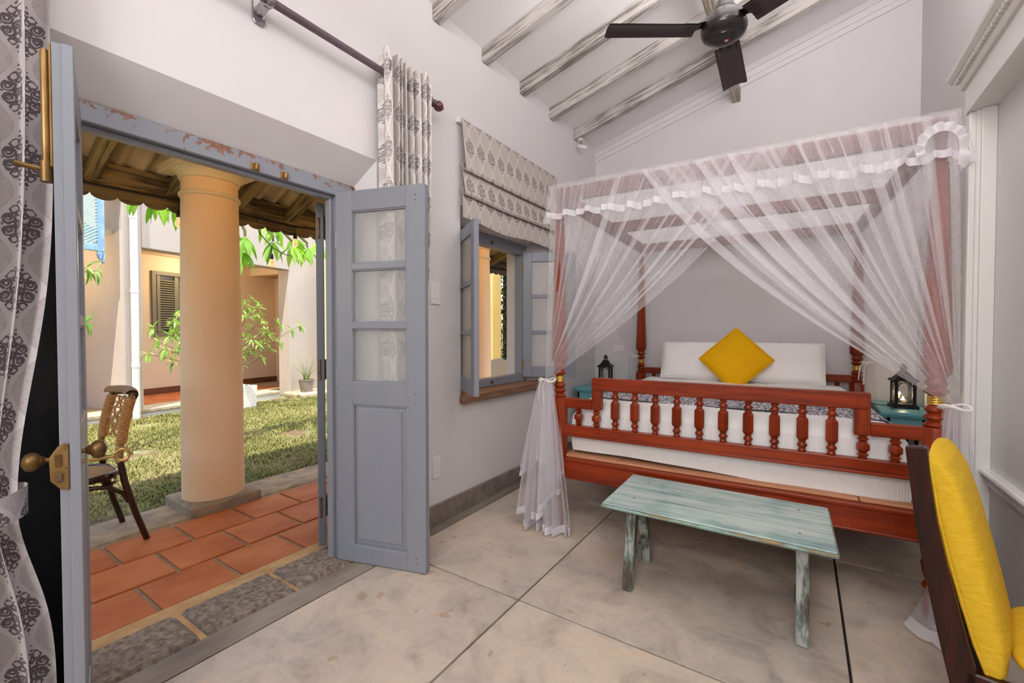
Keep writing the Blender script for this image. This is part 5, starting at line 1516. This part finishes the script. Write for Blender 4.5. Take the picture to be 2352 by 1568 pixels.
added_wall_lamp(1.15, 2.78, 11, 'added unseen warm globe lamp on the outside wall above the door')
added_wall_lamp(-0.15, 1.9, 16, 'added unseen warm globe lamp low on the outside wall left of the door', (1, 0.82, 0.62))
added_wall_lamp(4.1, 2.78, 26, 'added unseen warm globe lamp on the outside wall beyond the small window')

def added_porch_lamp(y, label):  # lamp added behind the lintel to brighten the far porch recess
    q = OB + Matrix.Rotation(ABN, 3, 'Z') @ Vector((-1.05, y, 2.92))
    r = thing('added_porch_lamp', label, 'lamp', q, ABN, 'added porch lamps')
    MB().lathe([(0.07, -0.02), (0.07, 0.0)], 18).build('ceiling_plate', M['brass'], r, smooth=True)
    MB().lathe([(0.06, -0.02), (0.085, -0.05), (0.07, -0.09), (0.02, -0.11)], 18).build('globe', M['added_lamp_glass'], r, smooth=True)
    l = lamp('added_porch_light', 'POINT', (0, 0, -0.2), 42, (1, 0.84, 0.62), shadow_soft_size=0.1); l.parent = r
added_porch_lamp(1.5, 'added unseen globe lamp under the ceiling of the far porch, behind the louvred window bay')
added_porch_lamp(-1.3, 'added unseen globe lamp under the ceiling of the far porch, above the framed picture')

# ------------------------------------------------------------------ plants of the courtyard
def leaf_mesh(L, W, curl, mat, nm='leaf', fold_=0.25):
    m = MB()
    def fn(a, b):
        w_ = W * (math.sin(PI * a ** 0.8) ** 0.9) * (1 if a < 1 else 0)
        y = (b - 0.5) * 2 * w_ / 2
        return (L * a, y, abs(y) * fold_ - curl * L * a * a)
    m.grid(fn, 7, 2)
    return m.mesh(nm, mat, smooth=True, fix=False)
M['leaf_bright'] = leafmat('bright_leaf', [(0.2, '5f8f2a'), (0.5, '8fb83f'), (0.8, 'c3d77a')], 0.35, 0.4)
M['leaf_mid'] = leafmat('glossy_leaf', [(0.2, '4b8a2a'), (0.5, '79a83c'), (0.8, 'b3cf7c')], 0.3, 0.35)
M['leaf_plum'] = leafmat('frangipani_leaf', [(0.2, '6fa51e'), (0.5, '8fc22f'), (0.8, 'b4d85a')], 0.35, 0.5)
M['bark'] = plain('brown_bark', '6e5634', 0.85, c2='8a7048', nscale=20, bump=0.4)
M['bark_green'] = plain('greenish_twig', '7d7a45', 0.7, c2='6c5d3c', nscale=20)
rnd = random.Random(11)

def whorl(parent, lm, c, n, spread, droop, origin, scale=(0.8, 1.15)):
    c = Vector(c); ax = (c - Vector(origin)); ax.normalize()
    for k in range(n):
        a = 2 * PI * k / n + rnd.uniform(-0.4, 0.4)
        s = ax.cross(Vector((0, 0, 1))); s = s.normalized() if s.length > 0.01 else Vector((1, 0, 0))
        t = ax.cross(s)
        d = (ax * rnd.uniform(0.1, 0.7) + (s * math.cos(a) + t * math.sin(a)) * spread + Vector((0, 0, -droop * rnd.random()))).normalized()
        q = d.to_track_quat('X', 'Z')
        o = link('leaf', lm, parent, c + d * 0.01)
        o.rotation_mode = 'QUATERNION'; o.rotation_quaternion = q
        k_ = rnd.uniform(*scale); o.scale = (k_, k_, k_)

def twig(parent, pts, r0, r1, mat, nm='branch'):
    n = len(pts); MB().tube(pts, [r0 + (r1 - r0) * i / (n - 1) for i in range(n)], 7).build(nm, mat, parent, smooth=True)

# small tree in the white planter
PX, PY = -8.80, 4.02
M['planter'] = plain('white_planter_cement', (0.78, 0.76, 0.72), 0.6, c2=(0.70, 0.68, 0.64), nscale=8, bump=0.15)
pt = thing('potted_tree', 'small leafy tree in a square white planter on the lawn', 'potted tree', (0, 0, 0))
ca, sa = math.cos(ABN), math.sin(ABN)
plr = link('planter', None, pt, (PX, PY, -0.125), (0, 0, ABN))
m = MB(); a, b_, h = 0.20, 0.185, 0.45
m.lathe([(b_ * 1.414, 0), (a * 1.414, h), (0.178 * 1.414, h), (0.172 * 1.414, h - 0.08)], 4, phase=PI / 4)
m.build('planter_box', M['planter'], plr, bevel=0.004)
MB().box(-0.17, 0.17, -0.17, 0.17, h - 0.09, h - 0.06).build('potting_soil', M['soil'], plr)
tk = (PX + 0.02, PY - 0.02, 0.26)
twig(pt, [tk, (PX + 0.03, PY - 0.02, 0.7), (PX + 0.0, PY - 0.03, 1.1), (PX - 0.02, PY - 0.02, 1.5), (PX, PY, 1.88)], 0.022, 0.008, M['bark'], 'trunk')
lm1 = leaf_mesh(0.16, 0.036, 0.4, M['leaf_bright'])
CL = [(-8.84, 4.09, 1.92), (-8.68, 4.24, 1.93), (-8.52, 4.01, 1.63), (-8.36, 4.2, 1.55), (-8.76, 4.52, 1.31), (-8.6, 4.65, 1.48), (-8.44, 4.8, 1.37), (-8.84, 5.22, 1.46), (-8.68, 4.04, 1.31), (-8.52, 4.21, 1.1), (-8.36, 3.83, 0.92), (-8.76, 4.21, 0.97), (-8.6, 4.31, 0.85), (-8.44, 2.81, 1.27), (-8.84, 2.72, 1.4), (-8.68, 2.74, 1.17), (-8.52, 2.55, 0.99), (-8.36, 2.88, 1.52), (-8.76, 2.96, 0.82), (-8.6, 3.0, 1.09), (-8.44, 2.75, 1.06), (-8.84, 3.1, 1.7), (-8.68, 4.52, 1.01), (-8.52, 3.85, 0.72), (-8.36, 4.52, 1.14), (-8.76, 3.43, 1.8), (-8.6, 3.43, 1.34)]
for c in CL:
    zb = min(max(c[2] - 0.30 - 0.25 * abs(c[1] - PY), 0.6), 1.8)
    o = Vector((PX, PY - 0.02, zb)); c = Vector(c)
    mid = o.lerp(c, 0.55) + Vector((0, 0, -0.03))
    twig(pt, [o, mid, c], 0.008, 0.004, M['bark_green'])
    whorl(pt, lm1, c, 10 if not 3.2 < c.y < 3.8 else 5, 0.9, 0.5, mid)

mass = MB()
def mass_leaf(c, d, L, W):
    s = d.cross(Vector((rnd.uniform(-1, 1), rnd.uniform(-1, 1), 1))).normalized() * W / 2
    mass.quad(c, c + d * L * 0.3 + s, c + d * L * 0.65 + s * 0.8 - Vector((0, 0, 0.02)), c + d * L - Vector((0, 0, 0.05)), c + d * L * 0.65 - s * 0.8 - Vector((0, 0, 0.02)), c + d * L * 0.3 - s)
for c in ((-8.6, 4.05, 1.8), (-8.7, 4.3, 1.65), (-8.5, 4.35, 1.35), (-8.6, 4.15, 1.45), (-8.7, 4.4, 1.15), (-8.5, 4.1, 1.2), (-8.65, 4.0, 1.0), (-8.6, 4.25, 1.78), (-8.7, 3.0, 1.3), (-8.6, 2.9, 1.45), (-8.6, 2.85, 0.95), (-8.75, 3.95, 1.65)):
    for k in range(14):
        d = Vector((rnd.uniform(-1, 1), rnd.uniform(-1, 1), rnd.uniform(-0.7, 0.8))).normalized()
        mass_leaf(Vector(c) + d * 0.03, d, rnd.uniform(0.10, 0.16), 0.032)
mass.build('inner_foliage', leafmat('inner_leaf', [(0.3, '5f8a2c'), (0.5, '8eb342'), (0.7, 'c2d280')], 0.4, 0.4, 9, False), pt, fix=False, kind='stuff')

# shrub at the left of the doorway: only its leafy sprays reach into view
sh_ = thing('courtyard_shrub', 'leafy shrub reaching into view beside the left door leaf', 'shrub', (0, 0, 0))
S0 = Vector((-6.6, 0.55, -0.125))
twig(sh_, [S0, (-6.62, 0.58, 0.6), (-6.58, 0.7, 1.2), (-6.55, 0.85, 1.75)], 0.022, 0.010, M['bark'], 'trunk')
lm2 = leaf_mesh(0.15, 0.034, 0.5, M['leaf_mid'])
for c in ((-6.5, 1.30, 2.03), (-6.5, 1.42, 2.02), (-6.55, 1.52, 2.01), (-6.45, 1.33, 1.95), (-6.5, 1.30, 1.44), (-6.5, 1.40, 1.42), (-6.45, 1.28, 1.36), (-6.5, 1.10, 1.9), (-6.6, 0.9, 2.1), (-6.5, 0.95, 1.55)):
    c = Vector(c); o = Vector((-6.57, 0.75, c.z - 0.25 if c.z < 1.9 else 1.7)); mid = o.lerp(c, 0.6) + Vector((0, 0, 0.05))
    twig(sh_, [o, mid, c], 0.008, 0.004, M['bark_green'])
    whorl(sh_, lm2, c, 8, 0.85, 0.9, mid)

# frangipani standing behind the column: big leaves hang under the eave
fg = thing('frangipani_tree', 'frangipani with large bright leaves hanging below the scalloped eave', 'tree', (0, 0, 0))
T0 = Vector((-5.75, 2.33, -0.125))
twig(fg, [T0, (-5.74, 2.34, 0.8), (-5.76, 2.31, 1.8), (-5.74, 2.33, 2.6), (-5.7, 2.38, 3.3)], 0.06, 0.045, M['bark'], 'trunk')
lm3 = leaf_mesh(0.30, 0.082, 0.25, M['leaf_plum'], 'leaf', 0.18)
for c, n in (((-5.7, 2.68, 2.50), 7), ((-5.75, 2.66, 2.32), 8), ((-5.7, 3.02, 2.50), 6), ((-5.6, 3.22, 2.46), 8), ((-5.72, 3.50, 2.50), 7), ((-5.85, 3.42, 2.62), 6), ((-5.7, 3.62, 2.58), 6), ((-5.7, 1.82, 2.74), 7), ((-5.75, 1.66, 2.80), 6), ((-5.65, 1.97, 2.74), 6), ((-5.6, 2.9, 2.72), 6), ((-5.9, 3.15, 2.75), 6)):
    c = Vector(c); o = Vector((-5.71, 2.36, 3.0)); mid = o.lerp(c, 0.5) + Vector((0, 0, 0.18))
    twig(fg, [o, mid, c + Vector((0, 0, 0.06)), c], 0.024, 0.014, M['bark_green'])
    whorl(fg, lm3, c, n, 0.9, 1.1, c + Vector((0, -0.05, 0.25)), (0.75, 1.05))

# clump of strap leaves in a grey pot
gp = thing('grass_pot', 'spiky grass-like plant in a round grey pot by the far pier', 'potted plant', (-9.36, 5.68, -0.01))
M['greypot'] = plain('grey_pot', '8d8378', 0.7, c2='776d62', nscale=8, bump=0.1)
MB().lathe([(0.125, 0.0), (0.165, 0.25), (0.175, 0.255), (0.175, 0.275), (0.155, 0.275), (0.150, 0.23)], 24).build('pot', M['greypot'], gp, smooth=True)
MB().lathe([(0.15, 0.22), (0.15, 0.235)], 20).build('potting_soil', M['soil'], gp)
M['strap'] = leafmat('strap_leaf', [(0.2, '4b5a24'), (0.5, '6f8038'), (0.8, 'a8a860')], 0.5, 0.25)
def strap(L, bend, W=0.012):
    m = MB()
    m.grid(lambda a, b: (bend * L * a * a, (b - 0.5) * W * (1 - a * 0.9), L * a * (1 - 0.35 * bend * a)), 10, 1)
    return m.mesh('strap_leaf', M['strap'], smooth=True, fix=False)
sm_ = [strap(0.62, 0.35), strap(0.55, 0.7), strap(0.50, 1.0), strap(0.6, 0.15)]
for k in range(46):
    a = rnd.uniform(0, 2 * PI)
    link('strap_leaf', sm_[k % 4], gp, (0.05 * math.cos(a), 0.05 * math.sin(a), 0.23), (rnd.uniform(-0.15, 0.15), rnd.uniform(-0.1, 0.15), a))
ps = tag(MB().box(-9.75, -9.05, 5.35, 6.2, -0.125, -0.012).build('stone_step', M['step_stone'], None, bevel=0.03), 'rough stone step under the grey pot', 'step')

# ------------------------------------------------------------------ rope-backed chair on the veranda
M['bent'] = wood('dark_bentwood', '160a07', '2b140d', '4a2818', 0.25, 2, 6, 0.05, 0.4)
M['bent_light'] = wood('worn_bentwood', '6e5228', '8d6c38', 'a98750', 0.4, 2, 6, 0.05)
M['bent_crest'] = wood('brown_crest_wood', '4d3018', '7a5228', '9a7040', 0.6, 0, 6, 0.05)
M['rope'] = plain('woven_rope', 'a8763f', 0.85, c2='c99a60', nscale=60, bump=0.4, bscale=120)
M['rattan'] = plain('woven_seat_cane', '7d5f38', 0.7, c2='9a7b4c', nscale=80, bump=0.4, bscale=200)
vc = thing('rope_back_chair', 'bentwood chair with woven rope back on the veranda', 'chair', (-3.83, 0.90, ZV))
# local: x across (near side +x), chair faces -y, back at +y
hx = 0.205
for s in (-1, 1):
    rear = [(s * 0.235, 0.155, 0.0), (s * 0.222, 0.105, 0.18), (s * hx, 0.055, 0.40), (s * 0.195, 0.035, 0.55), (s * 0.19, 0.045, 0.72), (s * 0.187, 0.085, 0.90), (s * 0.187, 0.105, 0.965)]
    MB().tube(rear[:4], [0.017, 0.018, 0.019, 0.018], 12).build('rear_leg', M['bent'], vc, smooth=True)
    MB().tube(rear[3:], [0.018, 0.017, 0.017, 0.015], 12).build('back_post', M['bent_light'], vc, smooth=True)
    MB().tube([(s * 0.20, -0.42, 0.0), (s * 0.185, -0.39, 0.25), (s * 0.175, -0.375, 0.43)], [0.015, 0.018, 0.019], 12).build('front_leg', M['bent'], vc, smooth=True)
    MB().tube([(s * 0.215, 0.07, 0.27), (s * 0.21, 0.045, 0.33), (s * 0.20, -0.02, 0.385), (s * 0.195, -0.12, 0.405), (s * 0.19, -0.25, 0.40), (s * 0.185, -0.34, 0.35), (s * 0.183, -0.38, 0.27)], 0.013, 10).build('bent_brace', M['bent'], vc, smooth=True)
def seat_ring(a):
    return (0.205 * math.copysign(abs(math.cos(a)) ** 0.75, math.cos(a)), -0.17 + 0.225 * math.copysign(abs(math.sin(a)) ** 0.75, math.sin(a)), 0.45)
MB().tube([seat_ring(2 * PI * i / 40) for i in range(41)], 0.022, 10).build('seat_ring', M['bent'], vc, smooth=True)
m = MB().grid(lambda a, b: (lambda p: (p[0] * b, -0.17 + (p[1] + 0.17) * b, 0.462 + 0.012 * (1 - b * b)))(seat_ring(2 * PI * a)), 40, 6)
m.build('cane_seat', M['rattan'], vc, smooth=True)
MB().tube([seat_ring(2 * PI * i / 40)[:2] + (0.395,) for i in range(41)], 0.010, 8).build('seat_underframe', M['bent'], vc, smooth=True)
# rolled wooden crest rail
cre = MB()
def crest(a, b):
    x = (a - 0.5) * 0.43; bow = 0.035 * (1 - (2 * a - 1) ** 2)
    t = D(-60) + b * D(255)
    return (x, 0.095 + bow + 0.034 * math.cos(t), 0.955 + 0.034 * math.sin(t) + 0.01 * (1 - (2 * a - 1) ** 2))
cre.grid(crest, 20, 16)
cre.grid(lambda a, b: (lambda p: (p[0], 0.095 + 0.035 * (1 - (2 * a - 1) ** 2) + (p[1] - 0.095 - 0.035 * (1 - (2 * a - 1) ** 2)) * 0.8, 0.955 + (p[2] - 0.955) * 0.8))(crest(a, b)), 20, 16)
cre.build('crest_rail', M['bent_crest'], vc, smooth=True)
def bk(x, z, o=0.0):
    s = (z - 0.55) / 0.40
    bow = 0.030 * (1 - (x / 0.2) ** 2)
    return (x, 0.040 + 0.062 * max(0, s) ** 2 + bow + o, z)
for i in range(7):                                                  # upright strands
    x = -0.15 + i * 0.05
    MB().tube([bk(x + 0.006 * math.sin(i * 2 + k), 0.66 + 0.045 * k, 0.006 * (-1) ** (k + i)) for k in range(7)], 0.0065, 6).build('rope_strand', M['rope'], vc, smooth=True)
for k in range(8):                                                  # cross strands
    z = 0.675 + 0.035 * k
    MB().tube([bk(-0.187 + 0.0375 * i, z + 0.003 * math.sin(i * 3 + k), 0.006 * (-1) ** (k + i + 1)) for i in range(11)], 0.0065, 6).build('rope_strand', M['rope'], vc, smooth=True)
for s in (-1, 1):                                                   # tight wrapping round both posts
    for k in range(24):
        z = 0.655 + 0.0118 * k; c = bk(s * 0.19, z)
        MB().tube([(c[0] + (0.036 if s * math.cos(t) < 0 else 0.022) * math.cos(t), c[1] + 0.024 * math.sin(t), z + 0.002 * math.sin(t)) for t in [2 * PI * i / 10 for i in range(11)]], 0.0064, 5).build('rope_wrap', M['rope'], vc, smooth=True)
# second cane chair far along the veranda, seen through the window
wc = thing('wicker_chair', 'pale wicker chair back seen through the small window', 'chair', (-4.35, 6.05, ZV))
M['wicker'] = plain('pale_wicker', 'b5a088', 0.8, c2='d2c2a8', nscale=70, bump=0.6, bscale=90)
MB().grid(lambda a, b: (-0.2 + 0.4 * a, 0.03 * math.sin(PI * a) + 0.10 * b, 0.42 + 0.50 * b - 0.06 * (2 * a - 1) ** 2 * b), 12, 10).build('back', M['wicker'], wc, smooth=True)
MB().box(-0.22, 0.22, -0.42, 0.02, 0.40, 0.45).build('seat', M['wicker'], wc, bevel=0.015, seg=2)
for sx in (-1, 1):
    for y_ in (-0.38, 0.0): MB().tube([(sx * 0.19, y_, 0.0), (sx * 0.185, y_, 0.41)], 0.018, 8).build('leg', M['wicker'], wc, smooth=True)
